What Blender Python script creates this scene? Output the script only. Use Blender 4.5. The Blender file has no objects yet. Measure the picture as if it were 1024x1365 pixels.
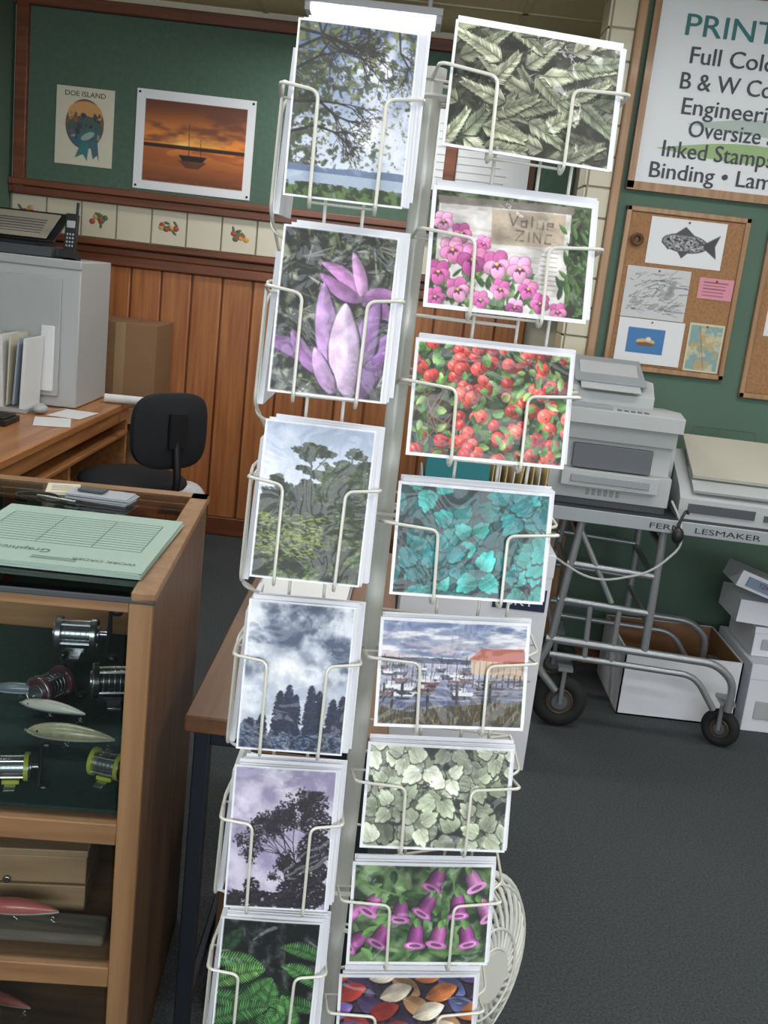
import bpy, math, random
import numpy as np
from mathutils import Vector, Matrix, Euler
random.seed(7)
R=random.random
def U(a,b): return a+(b-a)*R()
def vf(c,a=.8,b=1.15):
    f=U(a,b); return [min(255,x*f) for x in c]
PI=math.pi
# ------------------------------------------------------------ materials
def lin(c):
    out=[]
    for v in c[:3]:
        v=v/255.0
        out.append(v/12.92 if v<=0.04045 else ((v+0.055)/1.055)**2.4)
    return out
def mat(name,rgb,rough=0.6,metal=0.0,var=0.0,vscale=8,bump=0.0,bscale=150,coat=0.0,stretch=(1,1,1),rgb2=None,detail=4,emit=0.0,emitc=None,lo=.3,hi=.7):
    m=bpy.data.materials.new(name); m.use_nodes=True
    nt=m.node_tree; b=nt.nodes['Principled BSDF']
    c=lin(rgb)
    b.inputs['Base Color'].default_value=(*c,1); b.inputs['Roughness'].default_value=rough; b.inputs['Metallic'].default_value=metal
    if coat: 
        b.inputs['Coat Weight'].default_value=coat; b.inputs['Coat Roughness'].default_value=.1
    tc=mp=None
    if var or bump or rgb2:
        tc=nt.nodes.new('ShaderNodeTexCoord'); mp=nt.nodes.new('ShaderNodeMapping'); mp.inputs['Scale'].default_value=stretch
        nt.links.new(tc.outputs['Object'],mp.inputs['Vector'])
    if var or rgb2:
        n=nt.nodes.new('ShaderNodeTexNoise'); n.inputs['Scale'].default_value=vscale; n.inputs['Detail'].default_value=detail
        nt.links.new(mp.outputs['Vector'],n.inputs['Vector'])
        r=nt.nodes.new('ShaderNodeValToRGB'); r.color_ramp.elements[0].position=lo; r.color_ramp.elements[1].position=hi
        c2=lin(rgb2) if rgb2 else [min(1,v*(1+var)) for v in c]
        c1=c if rgb2 else [v*(1-var) for v in c]
        r.color_ramp.elements[0].color=(*c1,1); r.color_ramp.elements[1].color=(*c2,1)
        nt.links.new(n.outputs['Fac'],r.inputs['Fac']); nt.links.new(r.outputs['Color'],b.inputs['Base Color'])
    if bump:
        n=nt.nodes.new('ShaderNodeTexNoise'); n.inputs['Scale'].default_value=bscale
        nt.links.new(mp.outputs['Vector'],n.inputs['Vector'])
        bp=nt.nodes.new('ShaderNodeBump'); bp.inputs['Strength'].default_value=bump; bp.inputs['Distance'].default_value=.01
        nt.links.new(n.outputs['Fac'],bp.inputs['Height']); nt.links.new(bp.outputs['Normal'],b.inputs['Normal'])
    if emit:
        b.inputs['Emission Color'].default_value=(*lin(emitc or rgb),1); b.inputs['Emission Strength'].default_value=emit
    return m
def art_mat(name,rough=.5,coat=0.0,bump=0.0):
    m=bpy.data.materials.new(name); m.use_nodes=True
    nt=m.node_tree; b=nt.nodes['Principled BSDF']
    a=nt.nodes.new('ShaderNodeAttribute'); a.attribute_name='Col'
    nt.links.new(a.outputs['Color'],b.inputs['Base Color'])
    b.inputs['Roughness'].default_value=rough
    if coat:
        b.inputs['Coat Weight'].default_value=coat; b.inputs['Coat Roughness'].default_value=.08
        tc=nt.nodes.new('ShaderNodeTexCoord'); n=nt.nodes.new('ShaderNodeTexNoise')
        n.inputs['Scale'].default_value=17; n.inputs['Detail'].default_value=2; n.inputs['Distortion'].default_value=1.2
        nt.links.new(tc.outputs['Object'],n.inputs['Vector'])
        bp=nt.nodes.new('ShaderNodeBump'); bp.inputs['Strength'].default_value=bump; bp.inputs['Distance'].default_value=.010
        nt.links.new(n.outputs['Fac'],bp.inputs['Height']); nt.links.new(bp.outputs['Normal'],b.inputs['Coat Normal'])
    return m
def wood(name,c1,c2,axis='z',rough=.45,scale=1.0,coat=.15):
    st={'z':(38,38,2.2),'x':(2.2,38,38),'y':(38,2.2,38)}[axis]
    return mat(name,c1,rough,rgb2=c2,vscale=scale,stretch=st,detail=6,coat=coat,lo=.32,hi=.68)
def glass(name):
    m=bpy.data.materials.new(name); m.use_nodes=True; nt=m.node_tree; nt.nodes.clear()
    o=nt.nodes.new('ShaderNodeOutputMaterial'); mx=nt.nodes.new('ShaderNodeMixShader'); t=nt.nodes.new('ShaderNodeBsdfTransparent')
    g=nt.nodes.new('ShaderNodeBsdfGlossy'); g.inputs['Roughness'].default_value=.03
    f=nt.nodes.new('ShaderNodeFresnel'); f.inputs['IOR'].default_value=1.45
    t.inputs['Color'].default_value=(.96,.985,.97,1)
    nt.links.new(f.outputs[0],mx.inputs[0]); nt.links.new(t.outputs[0],mx.inputs[1]); nt.links.new(g.outputs[0],mx.inputs[2]); nt.links.new(mx.outputs[0],o.inputs[0])
    return m
# ------------------------------------------------------------ mesh builder
class MB:
    def __init__(s): s.V=[];s.F=[];s.MI=[];s.C=[];s.M=Matrix.Identity(4);s.has=False
    def add(s,vs,fs,mi,cols=None):
        o=len(s.V); M=s.M
        s.V+= [tuple(M@Vector(v)) for v in vs]
        s.F+= [tuple(i+o for i in f) for f in fs]; s.MI+=[mi]*len(fs)
        if cols is None: s.C+=[(1,1,1,1)]*len(vs)
        else: s.C+=cols; s.has=True
    def box(s,c,d,mi=0,rot=(0,0,0)):
        E=Euler(rot).to_matrix(); c=Vector(c); v=[]
        for i in (-.5,.5):
            for j in (-.5,.5):
                for k in (-.5,.5): v.append(c+E@Vector((i*d[0],j*d[1],k*d[2])))
        s.add(v,[(0,1,3,2),(4,6,7,5),(0,4,5,1),(2,3,7,6),(0,2,6,4),(1,5,7,3)],mi)
    def bx(s,x0,x1,y0,y1,z0,z1,mi=0): s.box(((x0+x1)/2,(y0+y1)/2,(z0+z1)/2),(x1-x0,y1-y0,z1-z0),mi)
    def tube(s,pts,r,mi=0,seg=8,closed=False,caps=True):
        P=[Vector(p) for p in pts]; n=len(P); rr=r if isinstance(r,(list,tuple)) else [r]*n
        vs=[];fs=[];prev=None
        for i in range(n):
            if closed: t=(P[(i+1)%n]-P[i-1]).normalized()
            else: t=(P[min(i+1,n-1)]-P[max(i-1,0)]).normalized()
            if prev is None:
                a=Vector((0,0,1)) if abs(t.z)<.9 else Vector((1,0,0)); x=t.cross(a).normalized()
            else: x=(prev-t*prev.dot(t)).normalized()
            prev=x; y=t.cross(x)
            for k in range(seg):
                q=2*PI*k/seg; vs.append(P[i]+(x*math.cos(q)+y*math.sin(q))*rr[i])
        m=n if closed else n-1
        for i in range(m):
            j=(i+1)%n
            for k in range(seg):
                l=(k+1)%seg; fs.append((i*seg+k,i*seg+l,j*seg+l,j*seg+k))
        if caps and not closed:
            fs.append(tuple(range(seg-1,-1,-1))); fs.append(tuple((n-1)*seg+k for k in range(seg)))
        s.add(vs,fs,mi)
    def cyl(s,p0,p1,r,mi=0,seg=20,r1=None): s.tube([p0,p1],[r,r if r1 is None else r1],mi,seg)
    def ring(s,c,nrm,Rr,r,mi=0,seg=32,ts=6):
        nrm=Vector(nrm).normalized(); a=Vector((0,0,1)) if abs(nrm.z)<.9 else Vector((1,0,0))
        x=nrm.cross(a).normalized(); y=nrm.cross(x); c=Vector(c)
        s.tube([c+(x*math.cos(2*PI*i/seg)+y*math.sin(2*PI*i/seg))*Rr for i in range(seg)],r,mi,ts,closed=True)
    def ell(s,c,r,mi=0,rot=(0,0,0),seg=20,rg=12):
        E=Euler(rot).to_matrix(); c=Vector(c); vs=[];fs=[]
        for i in range(rg+1):
            p=PI*i/rg
            for k in range(seg):
                q=2*PI*k/seg
                vs.append(c+E@Vector((r[0]*math.sin(p)*math.cos(q),r[1]*math.sin(p)*math.sin(q),r[2]*math.cos(p))))
        for i in range(rg):
            for k in range(seg):
                l=(k+1)%seg; fs.append((i*seg+k,(i+1)*seg+k,(i+1)*seg+l,i*seg+l))
        s.add(vs,fs,mi)
    def prism(s,poly,o,x,y,th,mi=0):
        o=Vector(o);x=Vector(x);y=Vector(y);n=x.cross(y).normalized()*th;k=len(poly)
        vs=[o+x*p[0]+y*p[1] for p in poly]; vs+= [v+n for v in vs]
        fs=[tuple(range(k-1,-1,-1)),tuple(range(k,2*k))]+[(i,(i+1)%k,(i+1)%k+k,i+k) for i in range(k)]
        s.add(vs,fs,mi)
    def art(s,A,o,x,dn,mi=0,bow=0.0):
        a=A.final(); h,w=a.shape[:2]
        o=np.array(s.M@Vector(o));R3=s.M.to_3x3();x=np.array(R3@Vector(x));dn=np.array(R3@Vector(dn))
        n=np.cross(dn,x); n=n/np.linalg.norm(n)
        jj,ii=np.mgrid[0:h,0:w]; fx=(ii/(w-1)).ravel()[:,None]; fy=(jj/(h-1)).ravel()[:,None]
        P=o+fx*x+fy*dn + n*bow*np.sin(PI*fx)*(1-fy)
        base=len(s.V); s.V+=[tuple(p) for p in P.tolist()]
        c=np.ones((h*w,4)); c[:,:3]=a.reshape(-1,3); s.C+=[tuple(q) for q in c.tolist()]; s.has=True
        idx=(jj*w+ii)[:-1,:-1].ravel()+base
        f=np.stack([idx,idx+w,idx+w+1,idx+1],1).tolist(); s.F+=[tuple(q) for q in f]; s.MI+=[mi]*len(f)
    def text(s,st,o,x,up,size,mi=0,width=None,sub=None,sx=1.0):
        o=Vector(o);x=Vector(x).normalized();up=Vector(up).normalized()
        def mk(t):
            cu=bpy.data.curves.new('t','FONT'); cu.body=t; cu.size=size; cu.resolution_u=3
            ob=bpy.data.objects.new('t',cu); bpy.context.scene.collection.objects.link(ob); bpy.context.view_layer.update()
            me=bpy.data.meshes.new_from_object(ob.evaluated_get(bpy.context.evaluated_depsgraph_get()))
            v=[tuple(q.co) for q in me.vertices]; f=[tuple(p.vertices) for p in me.polygons]
            bpy.data.objects.remove(ob); bpy.data.curves.remove(cu); bpy.data.meshes.remove(me); return v,f
        v,f=mk(st)
        if not v: return
        if width:
            vv=mk(sub)[0] if sub else v
            sx=width/(max(q[0] for q in vv)-min(q[0] for q in vv))
        s.add([o+x*(q[0]*sx)+up*q[1] for q in v],f,mi)
    def build(s,name,mats,bevel=0.0,parent=None,smooth=True):
        me=bpy.data.meshes.new(name); me.from_pydata(s.V,[],s.F)
        for m in mats: me.materials.append(m)
        me.polygons.foreach_set('material_index',s.MI)
        if s.has:
            at=me.color_attributes.new('Col','FLOAT_COLOR','POINT'); at.data.foreach_set('color',np.array(s.C,dtype=np.float32).ravel())
        if smooth:
            me.polygons.foreach_set('use_smooth',[True]*len(s.F)); me.set_sharp_from_angle(angle=math.radians(38))
        me.update()
        ob=bpy.data.objects.new(name,me); bpy.context.scene.collection.objects.link(ob)
        if bevel:
            b=ob.modifiers.new('b','BEVEL'); b.width=bevel; b.segments=2; b.limit_method='ANGLE'; b.angle_limit=math.radians(50)
        if parent: ob.parent=parent
        return ob
def fil(pts,rad=.008,n=5):
    P=[Vector(p) for p in pts]; out=[P[0]]
    for i in range(1,len(P)-1):
        a=(P[i-1]-P[i]);b=(P[i+1]-P[i]); r=min(rad,a.length*.45,b.length*.45)
        A=P[i]+a.normalized()*r;B=P[i]+b.normalized()*r
        for k in range(n+1):
            t=k/n; out.append(A*(1-t)**2+P[i]*2*t*(1-t)+B*t*t)
    out.append(P[-1]); return out
def empty(name):
    e=bpy.data.objects.new(name,None); bpy.context.scene.collection.objects.link(e); e.empty_display_size=.05; return e
# ------------------------------------------------------------ procedural printed art
def vn(X,Y,f,seed):
    g=np.random.RandomState(seed).rand(97,97)
    x=X*f+seed*1.37;y=Y*f+seed*2.11; xi=np.floor(x).astype(int);yi=np.floor(y).astype(int);fx=x-xi;fy=y-yi
    fx=fx*fx*(3-2*fx);fy=fy*fy*(3-2*fy)
    a=g[yi%97,xi%97];b=g[yi%97,(xi+1)%97];c=g[(yi+1)%97,xi%97];d=g[(yi+1)%97,(xi+1)%97]
    return (a*(1-fx)+b*fx)*(1-fy)+(c*(1-fx)+d*fx)*fy
def fbm(X,Y,f,o=4,seed=1):
    t=0;a=.5;s=0
    for i in range(o): t=t+a*vn(X,Y,f,seed+i*7);s+=a;a*=.55;f*=2.03
    return t/s
def sm(x,a,b): 
    t=np.clip((x-a)/(b-a),0,1); return t*t*(3-2*t)
class Art:
    def __init__(s,w,h,ppu=13,ss=2,bg=(255,255,255)):
        s.w=w;s.h=h;s.k=ppu*ss;s.ss=ss;s.H=int(round(h*ppu))*ss;s.W=int(round(w*ppu))*ss
        s.I=np.zeros((s.H,s.W,3));s.I[:]=bg
        s.Y,s.X=np.mgrid[0:s.H,0:s.W]/s.k
    def sl(s,x0,y0,x1,y1):
        a=max(0,int(y0*s.k)-1);b=min(s.H,int(y1*s.k)+2);c=max(0,int(x0*s.k)-1);d=min(s.W,int(x1*s.k)+2)
        if a>=b or c>=d: return None
        return (slice(a,b),slice(c,d))
    def full(s,m,col,al=1.0):
        m=np.asarray(m,dtype=float)[...,None]*al; s.I=s.I*(1-m)+np.array(col,dtype=float)*m
    def ell(s,cx,cy,rx,ry,ang,col,al=1.0,soft=0,shade=0):
        r=max(rx,ry); q=s.sl(cx-r,cy-r,cx+r,cy+r)
        if q is None: return
        dx=s.X[q]-cx;dy=s.Y[q]-cy;c=math.cos(ang);n=math.sin(ang);u=(dx*c+dy*n)/rx;v=(-dx*n+dy*c)/ry;d=u*u+v*v
        m=(d<1).astype(float) if not soft else np.clip((1-d)/soft,0,1)
        m=(m*al)[...,None]; cc=np.array(col,dtype=float)
        if shade: cc=cc*(1+shade*(-(dx+dy)/r))[...,None]
        s.I[q]=s.I[q]*(1-m)+cc*m
    def line(s,x0,y0,x1,y1,w0,w1,col,al=1.0):
        r=max(w0,w1); q=s.sl(min(x0,x1)-r,min(y0,y1)-r,max(x0,x1)+r,max(y0,y1)+r)
        if q is None: return
        dx=x1-x0;dy=y1-y0;L=dx*dx+dy*dy+1e-9
        t=np.clip(((s.X[q]-x0)*dx+(s.Y[q]-y0)*dy)/L,0,1)
        d=np.hypot(s.X[q]-x0-t*dx,s.Y[q]-y0-t*dy)
        m=((d<(w0+(w1-w0)*t)/2)*al)[...,None]; s.I[q]=s.I[q]*(1-m)+np.array(col,dtype=float)*m
    def poly(s,P,col,al=1.0,shade=None):
        xs=[p[0] for p in P];ys=[p[1] for p in P];q=s.sl(min(xs),min(ys),max(xs),max(ys))
        if q is None: return
        X=s.X[q];Y=s.Y[q];m=np.zeros(X.shape,bool)
        for i in range(len(P)):
            x1,y1=P[i];x2,y2=P[i-1]
            if y1==y2: continue
            m^=((y1>Y)!=(y2>Y))&(X<(x2-x1)*(Y-y1)/(y2-y1)+x1)
        m=(m*al)[...,None]; s.I[q]=s.I[q]*(1-m)+np.array(col,dtype=float)*m
    def leaf(s,cx,cy,L,W,ang,col,rib=1.15,pw=.8,lobe=0,lf=18,grad=.3,vein=.1,side=.12):
        ex=cx+math.cos(ang)*L;ey=cy+math.sin(ang)*L
        q=s.sl(min(cx,ex)-W,min(cy,ey)-W,max(cx,ex)+W,max(cy,ey)+W)
        if q is None: return
        dx=s.X[q]-cx;dy=s.Y[q]-cy;c=math.cos(ang);n=math.sin(ang);u=(dx*c+dy*n)/L;v=(-dx*n+dy*c)/W
        uc=np.clip(u,0,1);p=np.sin(PI*uc**pw)**.75*(1+lobe*np.sin(uc*lf))
        m=((u>0)&(u<1)&(np.abs(v)<p)).astype(float)[...,None]
        sh=(1-grad/2+grad*uc)*(1+side*np.clip(v*3,-1,1))*(1+vein*np.sin(uc*26-np.abs(v)*7)); sh=np.where(np.abs(v)<.06,rib,sh)
        s.I[q]=s.I[q]*(1-m)+np.clip(np.array(col,dtype=float)*sh[...,None],0,255)*m
    def border(s,b,col=(236,238,245)):
        m=(s.X<b)|(s.X>s.w-b)|(s.Y<b)|(s.Y>s.h-b); s.full(m,col)
    def grain(s,amt=10,f=6,seed=5):
        n=fbm(s.X,s.Y,f,3,seed)-.5; s.I=np.clip(s.I+n[...,None]*amt*2,0,255)
    def light(s,amt=.5,f=.5,seed=3):
        n=fbm(s.X,s.Y,f,3,seed)-.5; s.I=np.clip(s.I*(1+n[...,None]*amt*2),0,255)
    def final(s):
        a=s.I.reshape(s.H//s.ss,s.ss,s.W//s.ss,s.ss,3).mean((1,3))/255.0; a=np.clip(a,0,1)
        g=a.mean(2,keepdims=True); a=np.clip(a*1.06-g*.06,0,1); a=.015+a*.985
        return np.where(a<=.04045,a/12.92,((a+.055)/1.055)**2.4)
def lerp(a,b,t): return np.array(a,float)*(1-t[...,None])+np.array(b,float)*t[...,None]
def tree(a,x,y,ang,L,w,d,col,leafcb=None,spread=.5,shr=.74):
    x2=x+math.cos(ang)*L;y2=y+math.sin(ang)*L; a.line(x,y,x2,y2,w,w*.7,col)
    if d==0 or (leafcb and d<3): 
        if leafcb: leafcb(x2,y2)
        if d==0: return
    for k in range(2 if R()<.6 else 3): tree(a,x2,y2,ang+U(-spread,spread)*1.3,L*U(shr-.12,shr+.1),w*.66,d-1,col,leafcb,spread,shr)
def L1():
    a=Art(12,17.2); t=np.clip(a.Y/14,0,1); a.I=lerp((78,98,140),(206,214,230),t)
    g=fbm(a.X,a.Y,.35,4,3); a.full(sm(g,.45,.75),(226,230,242),.7)
    a.ell(8.2,4,3,2.6,.2,(236,240,250),.8,1); a.ell(9,10.5,3.5,2.5,0,(238,240,248),.8,1)
    n=fbm(a.X,a.Y,1.6,5,9); thr=.44+.19*np.clip(a.Y/12,0,1)+.08*np.clip((a.X-6)/6,0,1); a.full(sm(n,thr,thr+.06),(58,66,60),.85)
    n=fbm(a.X,a.Y,2.6,4,31); thr=.49+.16*np.clip(a.Y/10,0,1); a.full(sm(n,thr,thr+.05),(106,114,72),.8)
    n=fbm(a.X,a.Y,1.8,5,41); thr=.36+.045*a.X; a.full(sm(n,thr,thr+.05)*(a.Y>3)*(a.Y<14),(54,62,44),.85)
    for i in range(5): tree(a,0,[1,3,5,8,11][i],U(-.6,.2),2.8,.36,5,(44,42,44),None,.6)
    for i in range(4): tree(a,[2,5,7,10][i],0,U(1.2,2),2.2,.24,5,(50,48,52),None,.7)
    h=13.7+.5*fbm(a.X,a.Y*0,.5,3,4); a.full(a.Y>h,(100,118,146)); a.full(a.Y>14.6,(160,174,194)); a.full(a.Y>15.3+.9*fbm(a.X,a.Y*0,1.2,3,8),(84,108,66)); a.full(sm(fbm(a.X,a.Y,2,4,2),.45,.6)*(a.Y>15.6),(42,56,42))
    a.grain(8); a.border(.22); return a
def petal(a,x,y,L,W,an,c,curl=.0):
    # curved petal built from overlapping discs along a bent spine, shaded across its width
    n=int(L*14); P=[]; t0=an
    for i in range(n+1):
        u=i/n; P.append((x,y,t0,u)); t0+=curl/n; x+=math.cos(t0)*L/n; y+=math.sin(t0)*L/n
    def prof(u): return W*(math.sin(PI*min(1,u*.93+.07)**.85)**.7)
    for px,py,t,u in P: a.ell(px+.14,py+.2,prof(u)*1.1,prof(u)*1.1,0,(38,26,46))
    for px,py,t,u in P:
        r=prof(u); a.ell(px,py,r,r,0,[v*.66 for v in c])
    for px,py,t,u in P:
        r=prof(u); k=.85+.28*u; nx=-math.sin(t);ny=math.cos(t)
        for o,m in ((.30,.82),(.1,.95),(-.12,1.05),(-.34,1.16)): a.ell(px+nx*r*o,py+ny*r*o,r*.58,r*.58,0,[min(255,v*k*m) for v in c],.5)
    for j in range(11):
        o=-.85+1.7*j/10; prev=None
        for px,py,t,u in P[4:-6:4]:
            r=prof(u)*o*.9; q=(px-math.sin(t)*r,py+math.cos(t)*r)
            if prev: a.line(prev[0],prev[1],q[0],q[1],.05,.05,[v*.7 for v in c],.35)
            prev=q
def L2():
    a=Art(12,17.2); g=fbm(a.X,a.Y,1.1,5,12); a.I=lerp((20,22,22),(142,148,126),sm(g,.42,.78))
    for i in range(190): a.leaf(U(0,12),U(0,17),U(1.5,4),U(.06,.2),U(0,6.3),vf(random.choice([(76,94,56),(48,60,44),(150,150,142),(34,38,38)]),.6,1.1),1,.8,0,18,.4,.0)
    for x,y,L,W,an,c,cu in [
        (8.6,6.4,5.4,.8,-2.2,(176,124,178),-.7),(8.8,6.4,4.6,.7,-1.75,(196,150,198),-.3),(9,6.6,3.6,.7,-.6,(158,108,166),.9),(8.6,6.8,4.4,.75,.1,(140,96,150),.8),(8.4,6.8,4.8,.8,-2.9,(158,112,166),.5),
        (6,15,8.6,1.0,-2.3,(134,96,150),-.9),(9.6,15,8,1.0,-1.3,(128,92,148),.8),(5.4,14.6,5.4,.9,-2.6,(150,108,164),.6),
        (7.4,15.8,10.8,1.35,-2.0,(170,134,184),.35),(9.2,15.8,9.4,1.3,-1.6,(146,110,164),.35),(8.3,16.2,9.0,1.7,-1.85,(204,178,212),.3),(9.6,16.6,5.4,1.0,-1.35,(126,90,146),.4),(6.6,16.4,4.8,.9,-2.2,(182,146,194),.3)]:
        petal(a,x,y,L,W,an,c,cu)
    a.ell(7.4,11.4,.5,2.8,-.1,(244,236,248),.5,1); a.ell(9.9,5,.5,1.8,.5,(235,230,245),.4,1)
    a.light(.3,.6,8); a.grain(9); a.border(.25); return a
def foliage(a,cx,cy,rx,ry,n,cols,s=.3):
    for i in range(n):
        t=U(0,6.3);r=math.sqrt(R()); a.ell(cx+rx*r*math.cos(t),cy+ry*r*math.sin(t),U(.4,1.5)*s,U(.3,.7)*s,U(-.5,.5),vf(random.choice(cols),.85,1.15),.9)
def L3():
    a=Art(12,17.2); a.I=lerp((166,180,206),(220,226,236),np.clip(a.Y/9,0,1)); g=fbm(a.X,a.Y,.3,4,5); a.full(sm(g,.5,.8),(232,236,244),.6)
    D=[(26,36,28),(40,54,34),(54,72,38),(32,44,38)]; B=[(76,98,44),(106,126,52),(50,74,38),(30,44,32)]
    a.line(5.7,12,5.3,2.4,.28,.12,(48,42,40)); a.line(9.6,12,9.7,3,.3,.1,(48,42,40)); a.line(2.3,12,2.2,6.5,.2,.1,(48,42,40)); a.line(5.5,5.4,7.0,3.4,.14,.08,(48,42,40)); a.line(5.5,4.6,4.2,3.4,.12,.08,(48,42,40))
    for (x,y,r) in [(5.2,2.2,1.0),(5.9,2.7,1.0),(4.2,3.3,1.3),(6.9,3.1,1.2),(5.4,3.6,1.1),(9.9,2.9,1.3),(9.0,4.2,1.4),(10.9,4.0,1.1),(2.1,6.4,1.1),(2.6,7.3,1.3),(1.6,7.9,1.2),(7.5,4.9,1.0),(4.7,5.0,.9),(6.3,5.6,1.1),(5.3,6.6,1.2)]:
        for q in range(4): foliage(a,x+U(-.5,.5)*r,y+U(-.3,.3)*r,r*.6,r*.28,46,D,.17)
    foliage(a,9.6,7,2.7,2.8,1700,D,.24); foliage(a,6,8.2,3,1.7,1100,D,.24); foliage(a,10.3,5.2,1.8,1.3,500,D,.2); foliage(a,2,8.8,2.4,1,500,D,.22)
    for i in range(60): foliage(a,U(6,11.6),U(4,9),.5,.16,10,[(72,92,50),(58,78,44)],.14)
    m=a.Y>9.2+1.2*fbm(a.X,a.Y*0,.5,3,6)-.12*a.X; a.full(m,(32,42,28))
    kk=fbm(a.X,a.Y,.6,3,12)
    for i in range(2800):
        x=U(0,11.9);y=U(8.7,17); k=.15+1.7*max(0,kk[int(y*a.k),int(x*a.k)]-.1)
        a.ell(x,y,U(.12,.42),U(.06,.16),U(-.5,.3),[min(255,v*k) for v in random.choice(B if y>9.6 else D)],.9)
    for i in range(420): a.ell(U(.5,7.4),U(10,14.5),U(.1,.32),U(.04,.09),U(-.4,.4),(140,156,66),.75)
    a.full(sm(fbm(a.X,a.Y,.7,4,55),.5,.62)*(a.Y>13),(20,26,26),.75)
    a.grain(9); a.border(.25); return a
def conifer(a,x,top,bot,w,col):
    y=top; a.poly([(x,top-.2),(x+w*.4,top+(bot-top)*.3),(x+w*.7,bot),(x-w*.7,bot),(x-w*.4,top+(bot-top)*.3)],col)
    while y<bot:
        f=(y-top)/(bot-top); ww=w*(.14+.75*f**.5)
        for k in range(int(4+12*ww)):
            dx=U(-ww,ww); a.ell(x+dx,y+abs(dx)*.35+U(-.08,.08),U(.12,.28),U(.05,.10),.5*(1 if dx>0 else -1),vf(col,.6,1.5),.95)
        y+=.11
def L4():
    a=Art(12,17.2); g=fbm(a.X,a.Y,.33,5,21); a.I=lerp((72,86,112),(224,230,240),sm(g,.33,.64)); a.ell(4.8,7.6,3.6,2.8,.3,(246,248,253),.9,1);a.ell(2,5,2,1.6,.3,(230,236,244),.7,1); a.ell(8,5.6,2.4,1.2,.4,(228,234,243),.7,1)
    a.full(sm(a.Y,7,10.5),(222,228,238),.75); a.full(sm(fbm(a.X,a.Y,.6,4,27),.5,.7)*sm(a.Y,7,9),(176,188,208),.6)
    a.full(sm(fbm(a.X,a.Y,.5,4,77),.55,.8)*(a.Y<5),(76,88,114),.7)
    for i in range(26): conifer(a,U(-.3,12.3),U(13.4,15),17.3,.7,(66,82,108))
    for x,t in [(2.6,13.0),(4.4,10.3),(5.4,9.5),(6.2,10.6),(7.9,9.4),(8.8,10.0),(10.4,10.8),(11.5,10.4),(1.2,13.6)]: conifer(a,x,t,17.3,1.0,(28,38,60))
    for i in range(360): a.ell(U(0,12),U(14.9,17.2),U(.1,.3),U(.05,.12),U(-.6,.6),vf((96,114,142),.7,1.3),.6)
    a.grain(7); a.border(.25); return a
def L5():
    a=Art(12,17.2); g=fbm(a.X,a.Y,.4,5,33); a.I=lerp((154,146,180),(212,206,226),sm(g,.3,.7)); a.full(sm(fbm(a.X,a.Y,.3,3,36),.5,.8)*(a.Y>6),(224,218,232),.6)
    K=[(36,34,42),(48,44,52),(26,26,32)]
    def lf(x,y):
        for i in range(6): a.ell(x+U(-.4,.4),y+U(-.4,.4),U(.07,.16),U(.05,.1),U(0,3),random.choice(K),.95)
    tree(a,9.4,17,-1.55,3.4,.34,6,(32,28,34),lf,.5,.78); tree(a,10.6,17,-1.4,3.6,.26,6,(32,28,34),lf,.4,.78); tree(a,8.6,17,-1.8,2.2,.26,5,(32,28,34),lf,.5,.7)
    foliage(a,9.7,4.2,1.5,1.6,260,K,.16);foliage(a,9.9,6.4,1.9,1.6,380,K,.17); foliage(a,10,9.6,2,2,620,K,.18); foliage(a,9.6,12.4,2.3,1.4,620,K,.18);foliage(a,9,15,3,2,1000,K,.2); foliage(a,4,16.3,4.2,1.3,900,K,.2); foliage(a,3,14.4,.9,1.0,180,K,.15); foliage(a,7.6,13,.8,1.4,180,K,.15); foliage(a,1,16,1,1,160,K,.15)
    a.grain(9); a.border(.25); return a
def L6():
    a=Art(12,17.2); g=fbm(a.X,a.Y,.9,5,61); a.I=lerp((14,18,20),(84,92,92),sm(g,.45,.85)); a.full(sm(fbm(a.X*.6,a.Y*.25,1.2,4,8),.5,.7)*(a.Y<6)*(a.X>2.5)*(a.X<8),(78,76,80),.8)
    def frond(x,y,ang,L,col):
        n=int(L*3.3); c=np.array(col)
        for ps in (0,1):
            for i in range(n):
                t=i/n; px=x+math.cos(ang)*L*t;py=y+math.sin(ang)*L*t+1.2*t*t; an=ang+.3*t
                l=L*.22*math.sin(PI*min(1,(t*.80+.20)))**.8
                for sg in(-1,1):
                    if ps==0: a.leaf(px+.08,py+.12,l*1.05,.18,an+sg*1.12,(12,20,16),1,.6,0,18,0,0,0)
                    else: a.leaf(px,py,l,.11,an+sg*1.12,vf(c,.75,1.15),1.0,.6,.3,34,.3,0,.12)
        for i in range(n*2): 
            t=i/n/2;px=x+math.cos(ang)*L*t;py=y+math.sin(ang)*L*t+1.2*t*t; a.ell(px,py,.06,.06,0,c*.6)
    for i in range(14): frond(U(-1,11),U(5,17),U(-2.4,.3),U(4,7),random.choice([(38,72,46),(46,86,54),(30,56,42)]))
    for x,y,an,L in [(-.4,5.4,-.1,6),(-.3,8.4,-.5,7),(-.3,10,.1,6.5),(3.0,12,-1.0,7),(6.0,13.4,-1.45,7),(12.2,4.5,-2.7,5.5),(12.4,8,-2.5,6),(12.2,11,-2.9,6),(0,13,-.45,7.5),(9.6,16,-1.75,8),(5,16.5,-1.0,7)]: frond(x,y,an,L,random.choice([(96,154,88),(82,136,80),(114,168,96)]))
    a.grain(9); a.border(.25); return a
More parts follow.
